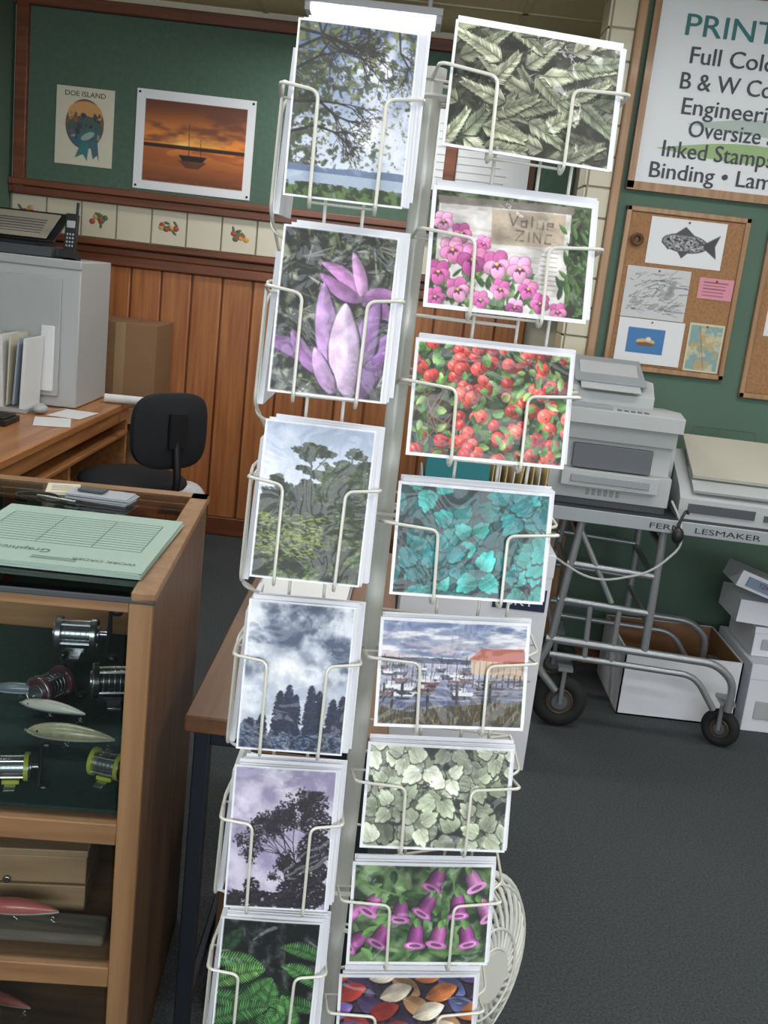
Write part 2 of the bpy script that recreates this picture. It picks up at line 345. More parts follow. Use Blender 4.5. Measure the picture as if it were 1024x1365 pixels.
def sprigs(a,n,Lr,cols,dark):
    for i in range(n):
        x=U(-2,a.w+1);y=U(-2,a.h+2);an=U(-.9,.9)+(PI if R()<.35 else 0);L=U(*Lr); f=i/n; c=np.array(random.choice(cols))*(.28+.72*f**.7); m=int(L*4.6); cv=U(-.5,.5)
        P=[];px,py,t0=x,y,an
        for k in range(m): t0+=cv/m; px+=math.cos(t0)*L/m; py+=math.sin(t0)*L/m; P.append((px,py,t0,k/m,(1.25+.3*R())*(1-.55*k/m)))
        for px,py,t0,t,l in P:
            for sg in(-1,1): a.leaf(px+.06,py+.1,l*1.05,.15,t0+sg*(.8-.3*t),(22,25,22),1,.8,0,18,0,0,0)
        for px,py,t0,t,l in P:
            for sg in(-1,1): a.leaf(px,py,l,.11,t0+sg*(.8-.3*t),vf(c,.75,1.15),1.0,.8,0,18,.5,0,.2)
            a.ell(px,py,.07,.07,0,c*.5)
def R1():
    a=Art(17.6,12.6); a.I=lerp((22,24,23),(64,70,62),sm(fbm(a.X,a.Y,1,4,19),.4,.8)); sprigs(a,88,(4,6.5),[(174,180,152),(156,162,138),(190,194,168),(132,142,120)],0)
    a.light(.45,.35,15); a.grain(8); a.border(.3); return a
def pansy(a,x,y,s,c1,c2,an=0):
    for k,(t,r) in enumerate([(-2.2,1),(-.9,1),(2.8,.9),(.35,.9),(1.57,1.05)]):
        t+=an; cc=c1 if k<2 else c2; px=x+math.cos(t)*s*.55;py=y+math.sin(t)*s*.5
        a.ell(px,py,s*.64*r,s*.56*r,t,[v*.62 for v in cc]); a.ell(px,py,s*.6*r,s*.51*r,t,vf(cc,.88,1.08),1,0,.16); a.ell(px+s*.1,py-s*.1,s*.4*r,s*.3*r,t,[min(255,v*1.15) for v in cc],.5,1)
    for t in (1.57,.5,2.6): a.leaf(x,y,s*.5,s*.13,t+an,(100,44,90),.8)
    a.ell(x,y,s*.13,s*.11,0,(220,190,84))
def R2():
    a=Art(17.6,12.6); a.I=lerp((26,34,26),(84,104,66),sm(fbm(a.X,a.Y,1,4,7),.35,.7))
    for i in range(160): a.leaf(U(0,17.6),U(0,12.6),U(.8,2),U(.12,.3),U(0,6.3),vf(random.choice([(66,92,56),(96,114,74),(38,56,40)])))
    a.poly([(.8,1.5),(15,1.1),(15,12.6),(1,12.6)],(206,203,203)); n=fbm(a.X*.3,a.Y*3,1,4,9); a.full(sm(n,.45,.7)*(a.X>1)*(a.X<14.8)*(a.Y>1.6),(172,166,164),.7)
    a.poly([(.6,1.0),(15.2,.6),(15.2,1.4),(.8,1.8)],(120,114,108)); 
    a.poly([(6.4,1.8),(14.4,1.5),(14.4,5),(6.6,5.4)],(170,156,140)); a.full(sm(fbm(a.X,a.Y*3,.8,4,66),.5,.75)*(a.X>6.6)*(a.X<14.4)*(a.Y>1.8)*(a.Y<5),(138,126,112),.6)
    ink=(88,78,72)
    def strokes(x,y,S,k=1): 
        for p in S: a.line(x+p[0]*k,y+p[1]*k,x+p[2]*k,y+p[3]*k,.17,.17,ink,.8)
    strokes(9.2,3.7,[(0,0,.9,0),(.9,0,0,1.1),(0,1.1,.9,1.1),(1.5,0,1.5,1.1),(2.1,1.1,2.1,0),(2.1,0,2.9,1.1),(2.9,1.1,2.9,0),(4.2,.1,3.6,.1),(3.6,.1,3.5,1.1),(3.5,1.1,4.2,1.1)],.9)
    strokes(8.3,2.1,[(0,0,.5,1.2),(.5,1.2,1.0,0),(1.4,.6,1.4,1.2),(1.4,.6,2,.6),(2,.5,2,1.2),(1.4,1.2,2,1.2),(2.6,0,2.6,1.2),(3.2,.5,3.2,1.2),(3.2,1.2,3.9,1.2),(3.9,.5,3.9,1.2),(4.4,.8,5,.8),(5,.8,5,.5),(5,.5,4.4,.5),(4.4,.5,4.4,1.2),(4.4,1.2,5,1.2)],.95)
    a.full(sm(fbm(a.X,a.Y,2.2,3,71),.52,.66)*(a.X>6.6)*(a.X<14.4)*(a.Y>1.8)*(a.Y<5.1),(168,156,140),.6)
    a.ell(13,7.5,1.1,2.6,0,(216,212,210)); 
    for k in range(9): a.line(12.1,5.6+k*.48,13.9,5.6+k*.48,.09,.09,(146,142,140))
    for i in range(90): a.leaf(U(0,12),U(8,12.6),U(.8,2),U(.15,.38),U(3.6,5.8),vf(random.choice([(70,106,56),(46,76,42),(108,138,80)])))
    for i in range(40): a.leaf(U(14.3,17.4),U(3,12.5),U(1,2),U(.15,.32),U(3.6,5.8),vf(random.choice([(74,112,60),(42,70,40)])))
    P=[(208,126,172),(188,96,156),(218,156,192),(162,76,136)]
    for x,y,s in [(1.4,3.6,1),(5.8,5.4,.8),(3.4,4.6,1.0),(2.6,6.4,1.3),(1.3,8.8,1.2),(4.8,7.2,1.5),(7.4,7.4,1.4),(9.9,7.6,1.3),(3.5,10.4,1.2),(1.2,11.4,1),(11,9.6,1.0),(12.4,10.9,1),(14.4,11.6,.9),(8,9.9,1.0),(6,11.2,.9),(9.7,11.6,.9)]: pansy(a,x,y,s,random.choice(P),random.choice(P),U(-.4,.4))
    a.light(.3,.5,6); a.grain(7); a.border(.45); return a
def R3():
    a=Art(17.6,12.6); a.I=lerp((26,32,24),(84,74,54),sm(fbm(a.X,a.Y,1.2,4,17),.4,.7))
    for i in range(260): a.leaf(U(-.5,17.6),U(-.5,12.6),U(.9,1.8),U(.26,.5),U(0,6.3),vf(random.choice([(94,134,70),(60,100,52),(128,158,92),(44,72,42)])),1.2,.8,0,18,.4,.03)
    for i in range(14): a.line(U(0,6),U(5,12),U(0,7),U(3,12),.2,.1,(126,100,84))
    for i in range(120):
        x=U(0,17.6);y=U(0,12.6)
        if x<5 and 4<y<10 and R()<.8: continue
        s=U(.55,.85); c=vf(random.choice([(204,68,62),(220,96,84),(174,48,50),(210,80,76)]))
        a.ell(x,y,s*1.06,s*.98,0,[v*.45 for v in c]); a.ell(x,y,s,s*.9,U(0,3),c,1,0,.3); a.ell(x-s*.3,y-s*.3,s*.4,s*.28,.5,(242,200,194),.7,1); a.ell(x+s*.3,y+s*.35,s*.14,s*.14,0,(70,24,28))
    for i in range(60): a.leaf(U(-.5,17.6),U(-.5,12.6),U(.9,1.6),U(.25,.42),U(0,6.3),vf(random.choice([(116,158,84),(84,128,64),(144,176,108)])),1.2,.8,0,18,.4,.03)
    a.light(.4,.4,16); a.grain(8); a.border(.4); return a
def cluster(a,x,y,s,an,c):
    for k in (-1,0,1):
        t=an+k*1.75; cc=vf(c,.82,1.12); ox=x+math.cos(t)*s*.22; oy=y+math.sin(t)*s*.22
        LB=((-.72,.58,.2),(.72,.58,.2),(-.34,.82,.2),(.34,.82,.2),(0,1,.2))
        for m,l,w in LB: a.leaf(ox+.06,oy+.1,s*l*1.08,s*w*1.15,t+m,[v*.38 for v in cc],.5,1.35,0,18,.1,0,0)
        for m,l,w in LB: a.leaf(ox,oy,s*l,s*w,t+m,cc,1.15,1.35,0,16,.35,.0,.06)
        for m,l in ((-.5,.55),(.5,.55),(0,.85)): a.line(ox,oy,ox+math.cos(t+m)*s*l,oy+math.sin(t+m)*s*l,.07,.03,[min(255,v*1.25) for v in cc],.7)
def leaves(n,cols,bg,seed,lo=.34,sz=(1.6,2.5)):
    a=Art(17.6,12.6); a.I=lerp(bg,[v*2.2 for v in bg],sm(fbm(a.X,a.Y,1,4,seed),.4,.8))
    for i in range(n):
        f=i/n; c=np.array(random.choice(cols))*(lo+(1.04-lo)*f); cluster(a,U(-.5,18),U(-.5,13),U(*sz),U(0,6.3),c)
    a.light(.35,.4,seed); a.grain(8); a.border(.35); return a
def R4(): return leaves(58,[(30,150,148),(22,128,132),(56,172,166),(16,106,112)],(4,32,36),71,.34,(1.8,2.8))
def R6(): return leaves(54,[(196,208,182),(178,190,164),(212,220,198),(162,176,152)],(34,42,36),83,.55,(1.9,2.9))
def R5():
    a=Art(17.6,12.6); a.I=lerp((78,104,156),(222,200,190),np.clip(a.Y/5.2,0,1)); n=fbm(a.X*.35+a.Y*.2,a.Y*1.6,1,4,91); a.full(sm(n,.42,.7),(234,232,236),.9); a.full(sm(fbm(a.X*.4,a.Y*1.6,1,4,95),.5,.75)*(a.Y<4.4),(80,98,138),.8)
    a.full((a.Y>4.4+.25*fbm(a.X,a.Y*0,1,2,3))*(a.Y<5.2),(58,70,98)); m=a.Y>=5.15; w=lerp((168,168,188),(58,70,104),np.clip((a.Y-5.1)/5,0,1)); a.I=np.where(m[...,None],w,a.I)
    a.full(sm(fbm(a.X*.5,a.Y*4,1,3,8),.48,.6)*m,(190,188,202),.5)
    for i in range(34):
        x=U(.6,12);y=U(5.3,8.6);s=.32+(y-5)*.15
        a.line(x-.8*s,y+s*.8,x+.9*s,y+s*.8,.3,.2,(30,36,56))
        a.poly([(x-s*1.6,y),(x+s*1.7,y-.05),(x+s*1.3,y+s*.5),(x-s*1.3,y+s*.5)],random.choice([(214,216,224),(50,58,80),(220,220,224),(104,58,54)])); a.poly([(x-s*.6,y-s*.6),(x+s*.5,y-s*.6),(x+s*.6,y),(x-s*.6,y)],(200,204,212))
        a.line(x,y,x+.05,y-s*3.4,.08,.05,(46,44,54)); a.line(x+.3*s,y,x+.8*s,y-s*2,.05,.05,(60,58,66))
    a.poly([(10.6,4.5),(12,3.2),(17,3.1),(17.4,4.9)],(166,88,70)); a.poly([(10.8,4.5),(17.4,4.9),(17.4,6.6),(10.9,6.1)],(190,166,140))
    for k in range(9): a.line(11.2+k*.7,6.2,11.2+k*.7,7.6,.14,.14,(44,38,36)); a.line(11.2+k*.72,4.7,11.2+k*.72,6.2,.08,.08,(110,94,82))
    for k in range(5): a.line(11.6+k*.1,7+k*.8,17.4,6.9+k*.9,.25,.2,(74,64,58))
    for k in range(40): x=U(11,17.4);y=U(6.8,9.4);a.line(x,y,x+U(.2,1),y+U(-.2,.2),.16,.1,random.choice([(40,34,36),(150,140,130),(90,80,74)]))
    a.poly([(0,10.2),(4,10.8),(8,10),(17.6,9.2),(17.6,12.6),(0,12.6)],(48,42,28))
    for i in range(620): x=U(0,17.6);y=U(10.3,12.6)-(.7 if x>9 else 0);a.line(x,y,x+U(-.2,.3),y-U(.3,.9),.06,.03,vf(random.choice([(122,106,56),(80,80,40),(36,32,24),(146,128,72)])))
    for x,y,h in [(1.9,10.6,2.4),(3,8.4,1),(6,9.6,1.8),(9.4,8.8,1.6),(.9,9,1.3),(13.3,9.4,2)]: a.line(x,y,x,y-h,.34,.3,(28,24,28)); a.line(x,y,x,y+.9,.2,.2,(38,38,50))
    a.grain(6); a.border(.4); return a
def R7():
    a=Art(17.6,12.6); a.I=lerp((30,46,32),(118,148,104),sm(fbm(a.X,a.Y,.5,3,44),.3,.75))
    for i in range(90):
        x=U(-1,17);y=U(-1,12);an=U(0,6.3);L=U(1.6,3.6); c=vf(random.choice([(70,104,64),(100,138,84),(50,76,50),(142,168,126)]))
        for g,al in ((1.25,.3),(1,.6)): a.ell(x,y,L*.5*g,L*.16*g,an,c,al,.8)
    for i in range(60): a.leaf(U(-1,17),U(-1,12),U(1.4,3),U(.3,.6),U(0,6.3),vf(random.choice([(66,100,60),(100,140,84),(42,68,44)])),1.12,.8,.06,22,.4,.03)
    def bell(x,y,L,an,c):
        cs=math.cos(an);sn=math.sin(an)
        def T(u,v): return (x+cs*u-sn*v*1.7,y+sn*u+cs*v*1.7)
        n=16
        for g,k in ((1.1,.45),(1,1)):
            for j in range(n):
                v0=-1+2*j/n; v1=-1+2*(j+1)/n; sh=k*(1.15-.55*abs((v0+v1)/2+.3))
                prof=[(0,.2),(.12,.38),(.4,.52),(.75,.56),(.92,.66),(1.0,.8)]
                P=[T(L*u,w_*g*v0) for u,w_ in prof]+[T(L*u*(1.02 if u==1 else 1),w_*g*v1) for u,w_ in prof[::-1]]
                a.poly(P,[min(255,q*sh) for q in c])
        e=T(L,0); a.ell(e[0],e[1],.5,1.34,an,[min(255,v*1.12) for v in c]); a.ell(e[0],e[1],.34,1.04,an,(200,156,196)); a.ell(e[0],e[1],.2,.74,an,(124,62,114))
        a.leaf(x-cs*.6,y-sn*.6,1.2,.42,an,(96,136,80))
    C=[(186,106,172),(168,88,156),(206,136,192),(152,78,144)]
    a.line(.6,2.4,7,4.4,.25,.2,(100,130,84)); a.line(12.4,0,13.2,9,.3,.2,(100,130,84))
    for x,y,an in [(1.2,5.2,2.3),(3.4,4.0,2.1),(11.0,.6,2.0),(14.4,.8,1.1),(2.2,8.8,2.6),(6.4,4.6,1.75),(10.2,3.8,2.0),(13.2,3.6,1.5),(15.9,4.4,1.0),(4.8,7.6,1.9),(8.4,7.4,1.5),(11.4,7.6,1.8),(14.4,7.6,1.25)]: bell(x,y,U(2.4,3.0),an+U(-.15,.15),random.choice(C))
    a.light(.35,.4,9); a.grain(8); a.border(.4); return a
def R8():
    a=Art(17.6,12.6,bg=(48,40,56)); C=[(150,52,46),(186,142,104),(114,92,152),(66,54,88),(190,114,66),(160,62,56),(212,200,182),(88,96,140)]
    for j in range(6):
        for i in range(8):
            x=i*2.9-(j%2)*1.4-2;y=j*2.4+.6; c=vf(C[(i*3+j*5)%8],.85,1.05); an=.5 if (i+j)%2 else -.35
            a.leaf(x+.1,y+.25,4.4,1.25,an,(24,18,28),1,1,0,18,0,0,0); a.leaf(x,y,4.2,1.15,an,c,1.05,1,0,18,.5,.0,.15)
            for k in range(5): 
                o=(k-2)*.3; a.line(x+.6-math.sin(an)*o,y+.2+math.cos(an)*o,x+3.4*math.cos(an)-math.sin(an)*o,y+3.4*math.sin(an)+math.cos(an)*o,.05,.05,[v*.75 for v in c],.7)
    a.light(.4,.4,9); a.grain(8); a.border(.4); return a
# ------------------------------------------------------------ common materials
M_green=mat('green_paint',(82,108,94),.75,var=.06,vscale=3)
M_green2=mat('green_board_fabric',(78,102,88),.85,var=.08,vscale=40)
M_wallc=mat('cream_paint',(206,200,180),.7,var=.04)
M_ceil=mat('ceiling_tile',(206,192,150),.9,var=.05,vscale=60)
M_carpet=mat('carpet',(50,55,58),.95,rgb2=(74,80,84),vscale=160,bump=.6,bscale=300,lo=.35,hi=.65)
M_trim=wood('dark_trim_wood',(90,48,28),(126,72,44),'x')
M_trimz=wood('dark_trim_wood_v',(98,56,34),(136,86,54),'z')
M_panel=wood('wainscot_wood',(146,86,44),(182,118,68),'z')
M_oak=wood('oak_trim',(140,104,72),(170,134,96),'z')
M_white=mat('white_card_stock',(226,228,236),.6,var=.02)
M_paper=mat('paper_white',(222,224,226),.7,var=.03)
M_black=mat('black_plastic',(26,27,31),.45)
M_chrome=mat('brushed_metal',(190,192,196),.28,1.0)
M_wire=mat('cream_enamel_wire',(216,215,206),.35,.1,coat=.4)
M_grey=mat('grey_plastic',(172,176,178),.5,var=.02)
M_dgrey=mat('dark_grey_plastic',(70,74,80),.5)
M_card=mat('cardboard',(146,110,78),.85,var=.08,vscale=12)
M_artp=art_mat('printed_photo_sleeve',.42,.5,.9)
M_artw=art_mat('printed_paper',.6)
M_glass=glass('case_glass')
# ------------------------------------------------------------ room
XL,XR,YB,YF,ZC=-2.05,3.2,5.4,-2.6,2.62
b=MB(); b.bx(XL,XR,YF,YB,-.08,0); b.build('floor',[M_carpet],smooth=False)
b=MB(); b.bx(XL,XR,YF,YB,ZC,ZC+.08)
for i in range(9): b.bx(XL+.6*i,XL+.6*i+.025,YF,YB,ZC-.006,ZC,1)
for i in range(13): b.bx(XL,XR,YF+.62*i,YF+.62*i+.025,ZC-.006,ZC,1)
b.build('ceiling',[M_ceil,mat('ceiling_grid',(190,180,145),.6)],smooth=False)
b=MB(); b.bx(XL,XR,YB,YB+.1,0,ZC); b.build('wall_back',[M_wallc],smooth=False)
b=MB(); b.bx(XL-.1,XL,YF,YB,0,ZC); b.build('wall_left',[M_green],smooth=False)
b=MB(); b.bx(XR,XR+.1,YF,YB,0,ZC); b.build('wall_right',[M_wallc],smooth=False)
b=MB(); b.bx(XL,XR,YF-.1,YF,0,.8); b.bx(XL,XR,YF-.1,YF,2.4,ZC)
for x0,x1 in ((XL,XL+.3),(.4,.75),(XR-.3,XR)): b.bx(x0,x1,YF-.1,YF,.8,2.4)
b.build('wall_front',[M_wallc],smooth=False)
for x0,x1,i in ((XL+.3,.4,1),(.75,XR-.3,2)):
    b=MB(); 
    for z in (.8,2.36): b.bx(x0,x1,YF-.08,YF-.02,z,z+.04)
    for x in (x0,(x0+x1)/2-.02,x1-.04): b.bx(x,x+.04,YF-.08,YF-.02,.84,2.36)
    b.build('window_%d'%i,[M_white],bevel=.004)
# wainscot
b=MB(); b.bx(XL+.01,.61,YB-.012,YB,.1,1.35,1)
x=XL+.01; i=0
while x<.58:
    b.bx(x+.004,min(.61,x+.152),YB-.03,YB-.012,.1,1.35,0); x+=.156
b.build('wood_wainscoting',[M_panel,M_trimz],bevel=.006)
b=MB(); b.bx(XL+.01,.75,YB-.035,YB,0,.1); b.build('baseboard_back',[M_trim],bevel=.006)
b=MB(); b.bx(XL,.75,YB-.05,YB,1.35,1.40); b.bx(XL,.75,YB-.035,YB,1.40,1.44); b.bx(XL,.75,YB-.06,YB,1.44,1.475); b.build('trim_1',[M_trim],bevel=.008)
# tile border
fr=[mat('tile_fruit_red',(166,74,60),.4),mat('tile_fruit_leaf',(84,106,76),.4),mat('tile_fruit_yellow',(196,156,84),.4)]
b=MB(); b.bx(XL,.75,YB-.008,YB,1.475,1.65,1); x=XL+.01;i=0
while x<.7:
    b.bx(x+.003,x+.172,YB-.018,YB-.008,1.48,1.647,0)
    if i%2==0:
        cx=x+.088
        for k in range(7): b.ell((cx+U(-.04,.04),YB-.018,1.565+U(-.025,.025)),(.016,.003,.014),random.choice([2,4,3,2]))
        for k in range(4): b.ell((cx+U(-.05,.05),YB-.018,1.565+U(-.03,.03)),(.016,.003,.007),3,(0,U(0,3),0))
    x+=.178;i+=1
b.build('tile_border',[mat('cream_tile',(208,202,180),.3),mat('grout',(150,146,130),.9)]+fr[:1]+[fr[1],fr[2]],bevel=.002)
# green notice board
b=MB(); b.bx(XL+.02,.75,YB-.02,YB,1.72,2.53,0); b.bx(XL,.75,YB-.045,YB,1.65,1.69,1);b.bx(XL,.75,YB-.055,YB,1.69,1.725,1); b.bx(XL,.75,YB-.045,YB,2.53,2.585,1)
b.bx(XL+.02,XL+.08,YB-.05,YB,1.65,2.585,1); b.bx(.1,.16,YB-.05,YB,1.72,2.53,1)
b.build('green_notice_board',[M_green2,M_trim],bevel=.005)
# posters
a=Art(58.8,47,ppu=3.1); a.I=lerp((92,50,34),(230,140,60),sm(a.Y,3,24)); n=fbm(a.X*.5,a.Y*1.6,.12,4,6); a.full(sm(n,.42,.66)*(a.Y<24),(96,58,48),.8)
a.ell(30,24,20,5,0,(244,176,84),.8,1); a.ell(24,25,6,2.5,0,(250,224,150),.9,1)
mm=a.Y>26; w=lerp((214,126,58),(90,48,30),np.clip((a.Y-26)/18,0,1)); a.I=np.where(mm[...,None],w,a.I); a.full(sm(fbm(a.X*.3,a.Y*2,.3,3,8),.45,.6)*mm,(140,74,40),.6)
a.full((a.Y>24.6)*(a.Y<26.4),(46,28,24)); a.poly([(22,29),(36,29),(34,31.6),(24,31.6)],(30,22,22)); a.line(27,29,26.5,14,.35,.2,(36,24,22)); a.line(33,29,32.5,21,.3,.2,(36,24,22)); a.poly([(22,31.6),(36,31.6),(32,35),(26,35)],(66,38,30),.7)
a.border(4.4,(226,228,232))
b=MB(); b.bx(-1.434,-.846,YB-.024,YB-.021,1.74,2.21,1); b.art(a,(-1.434,YB-.0245,2.21),(.588,0,0),(0,0,-.47)); 
for x in (-1.42,-.86):
    for z in (1.755,2.195): b.ell((x,YB-.026,z),(.006,.004,.006),2)
b.build('sunset_poster',[M_artw,M_paper,M_black])
a=Art(28.6,36.6,ppu=3.5,bg=(208,204,184)); a.ell(14.3,17,9.4,11.6,0,(90,66,60)); a.ell(14.3,17,8.9,11.1,0,(130,84,70)); a.ell(14.3,12,8.4,5.6,0,(200,150,96)); a.ell(14.3,19,8.6,6,0,(70,90,84)); a.full(((a.X-14.3)**2/79+(a.Y-17)**2/123<1)*(a.Y>20),(60,96,112))
for i in range(46): a.ell(U(7,21.5),U(12,24),U(.5,1.5),U(.4,1.1),U(0,3),random.choice([(70,100,70),(176,76,56),(60,66,90),(190,150,90),(50,56,60)]),.9)
a.ell(15.5,22,5,2.6,-.5,(56,104,104)); a.ell(16,22.4,3.6,1.5,-.5,(150,170,160)); a.poly([(13,25),(10,33),(14,31),(16,34),(17,26)],(56,116,116)); a.poly([(17,25),(19,33),(21,31),(22,34),(21,25)],(70,100,112))
b=MB(); b.bx(-1.83,-1.544,YB-.024,YB-.021,1.817,2.183,1); b.art(a,(-1.83,YB-.0245,2.183),(.286,0,0),(0,0,-.366)); b.text('DOE ISLAND',(-1.79,YB-.026,2.14),(1,0,0),(0,0,1),.034,2,width=.2)
b.build('island_festival_poster',[M_artw,M_paper,mat('poster_ink',(60,50,44),.7)])
b=MB(); b.bx(-.02,.55,YB-.036,YB-.026,1.86,2.3,1); b.bx(0.01,.52,YB-.040,YB-.036,1.89,2.27,0)
for i in range(8): b.bx(.06,.4+.08*math.sin(i*3),YB-.042,YB-.040,1.95+i*.036,1.954+i*.036,2)
b.build('framed_certificate',[M_paper,mat('frame_brown',(90,60,44),.5),M_grey])
# partition wall
PY=4.05
b=MB(); b.bx(.62,XR,PY,PY+.15,0,ZC); b.build('wall_partition',[M_green],smooth=False)
b=MB(); z=0
while z<ZC-.02:
    z1=min(z+.108,ZC); b.bx(.602,.62,PY-.004,PY+.15,z+.003,z1-.002,0); b.bx(.615,.70,PY-.012,PY,z+.003,z1-.002,0); z+=.11
b.bx(.61,.70,PY-.006,PY,0,ZC,1); b.build('tile_wall_end',[mat('cream_tile2',(196,190,164),.3),mat('grout2',(150,146,130),.9)],bevel=.002)
b=MB(); b.bx(.70,.735,PY-.03,PY,.0,ZC); b.build('trim_2',[M_oak],bevel=.006)
b=MB(); b.bx(.735,XR,PY-.02,PY,0,.09); b.build('baseboard_partition',[M_trim],bevel=.004)
# sign
b=MB(); b.bx(.78,2.1,PY-.014,PY,1.905,2.56,0)
for q in ((.755,.78,1.88,2.585),(2.1,2.125,1.88,2.585)): b.bx(q[0],q[1],PY-.03,PY,q[2],q[3],1)
b.bx(.755,2.125,PY-.03,PY,1.875,1.905,1); b.bx(.755,2.125,PY-.03,PY,2.56,2.59,1)
def swoosh(cx,cz,L,H,mi):
    pts=[(cx-L/2+L*t,cz+H*math.sin(PI*t)*(.6+.3*t)) for t in [i/16 for i in range(17)]]+[(cx+L/2-L*t,cz-H*.35*math.sin(PI*t)) for t in [i/16 for i in range(1,16)]]
    b.prism(pts,(0,PY-.0145,0),(1,0,0),(0,0,1),.0008,mi)
swoosh(1.25,2.125,.62,.055,4); swoosh(1.17,2.03,.66,.06,3)
T=[('PRINTING & COPYING','PRINTI',.87,2.42,.104,.35,2),('Full Color Copies','Full Colo',.905,2.328,.082,.31,5),('B & W Copies','B & W Co',.885,2.24,.082,.335,5),('Engineering Copies','Engineeri',.905,2.155,.082,.31,5),('Oversize Scanning','Oversize',.945,2.08,.082,.265,5),('Inked Stamps','Inked Stamp',.86,2.003,.082,.38,5),('Binding • Laminating','Binding • Lan',.825,1.926,.08,.43,5)]
for s_,sub,x,z,sz,w,mi in T: 
    b.text(s_,(x,PY-.0165,z),(1,0,0),(0,0,1),sz,mi,width=w,sub=sub); b.text(s_,(x+.002,PY-.0166,z+.0008),(1,0,0),(0,0,1),sz,mi,width=w,sub=sub)
b.build('printing_services_sign',[mat('sign_white',(218,222,226),.4),M_oak,mat('ink_teal',(30,110,110),.5),mat('swoosh_green',(146,176,120),.5),mat('swoosh_grey',(170,186,180),.5),mat('ink_dark',(44,48,60),.5)])
# cork board
b=MB(); b.bx(.79,1.22,PY-.014,PY,1.235,1.80,0)
for q in ((.772,.792,1.215,1.82),(1.218,1.238,1.215,1.82)): b.bx(q[0],q[1],PY-.022,PY,q[2],q[3],1)
b.bx(.772,1.238,PY-.022,PY,1.215,1.235,1); b.bx(.772,1.238,PY-.022,PY,1.80,1.82,1)
b.build('cork_board',[mat('cork',(144,104,72),.9,rgb2=(166,126,88),vscale=120),M_oak],bevel=.003)
def pinned(name,x0,x1,z0,z1,a,y=PY-.016):
    b=MB(); b.bx(x0,x1,y-.001,y,z0,z1,1); b.art(a,(x0,y-.0015,z1),(x1-x0,0,0),(0,0,z0-z1)); b.ell(((x0+x1)/2,y-.004,z1-.01),(.004,.004,.004),2); return b.build(name,[M_artw,M_paper,fr[0]])
a=Art(28,17,ppu=4,bg=(222,224,228)); a.ell(13.5,8.5,8.6,3.4,.05,(50,50,54)); a.ell(13.5,8.5,8.2,3.0,.05,(130,132,136)); a.poly([(20.5,8),(26,4.4),(24.6,8.6),(25.6,13),(20.5,9.6)],(60,60,64)); a.poly([(9,5.8),(13,2.6),(17,5.8)],(70,70,74)); a.poly([(11,11.4),(13,14),(16,11)],(70,70,74))
for i in range(130): x=U(7,20);a.ell(x,8.6+U(-2.3,2.3),.35,.3,0,random.choice([(50,50,54),(190,190,194)]))
a.ell(7.3,7.6,.6,.6,0,(20,20,20)); a.line(4.9,8.8,8,9.6,.2,.2,(30,30,30))
pinned('fish_drawing',.869,1.153,1.62,1.79,a)
a=Art(25,19,ppu=4,bg=(196,198,200)); 
for i in range(90): x=U(1,22);y=U(2,17);a.line(x,y,x+U(1,6),y+U(-3,1),.22,.12,vf((90,92,96),.7,1.6))
for i in range(10): a.ell(U(4,20),U(4,15),U(1,3),U(.6,1.2),-.5,(120,122,124),.5)
pinned('pencil_sketch',.809,1.05,1.416,1.605,a)
a=Art(14,8,ppu=4,bg=(206,140,156)); 
for i in range(5): a.line(2,1.6+i*1.2,U(10,12.5),1.6+i*1.2,.3,.3,(110,60,80))
pinned('pink_note',1.085,1.215,1.512,1.59,a)
a=Art(25,17,ppu=4,bg=(220,222,226)); a.poly([(4,3.4),(18,3.4),(18,13),(4,13)],(64,116,170)); a.ell(11,8.4,3.5,1.1,0,(206,176,120)); a.ell(11,9.4,3.4,.8,0,(110,80,60)); a.ell(12,7.4,1.0,.8,0,(220,210,190))
pinned('boat_flyer',.809,1.06,1.245,1.413,a,PY-.018)
a=Art(15,18,ppu=4,bg=(186,184,154)); a.full(sm(fbm(a.X,a.Y,.25,4,4),.45,.55),(124,156,158)); a.full(sm(fbm(a.X,a.Y,.3,4,14),.5,.6),(180,156,110),.8); a.line(4,0,9,18,.3,.3,(160,100,80)); a.border(.8,(200,196,170))
pinned('coast_map',1.078,1.212,1.238,1.42,a,PY-.017)
b=MB(); b.ring((.825,PY-.03,1.70),(0,1,.1),.018,.007,0); b.ell((.825,PY-.02,1.70),(.012,.005,.026),0); b.build('tape_roll',[mat('tape_brown',(100,66,44),.5)])
b=MB(); b.bx(1.33,1.9,PY-.014,PY,1.18,1.78,0); 
for q in ((1.31,1.33,1.16,1.8),(1.9,1.92,1.16,1.8)): b.bx(q[0],q[1],PY-.022,PY,q[2],q[3],1)
b.bx(1.31,1.92,PY-.022,PY,1.16,1.18,1); b.bx(1.31,1.92,PY-.022,PY,1.78,1.8,1); b.bx(1.36,1.6,PY-.018,PY-.013,1.4,1.7,2)
b.build('cork_board',[bpy.data.materials['cork'],M_oak,M_paper],bevel=.003)
# left wall brochures
b=MB(); b.bx(XL,XL+.03,4.2,5.1,1.62,1.68,1); b.bx(XL,XL+.03,4.2,5.1,2.52,2.58,1); b.bx(XL,XL+.015,4.2,5.1,1.68,2.52,0)
for i in range(3):
    for j in range(3): b.bx(XL+.015,XL+.03,4.3+.26*i,4.5+.26*i,1.75+.26*j,1.96+.26*j,2+(i+j)%3)
b.build('brochure_board',[M_green2,M_trimz,M_paper,mat('brochure_blue',(80,110,130),.5),mat('brochure_green',(70,100,76),.5)],bevel=.003)
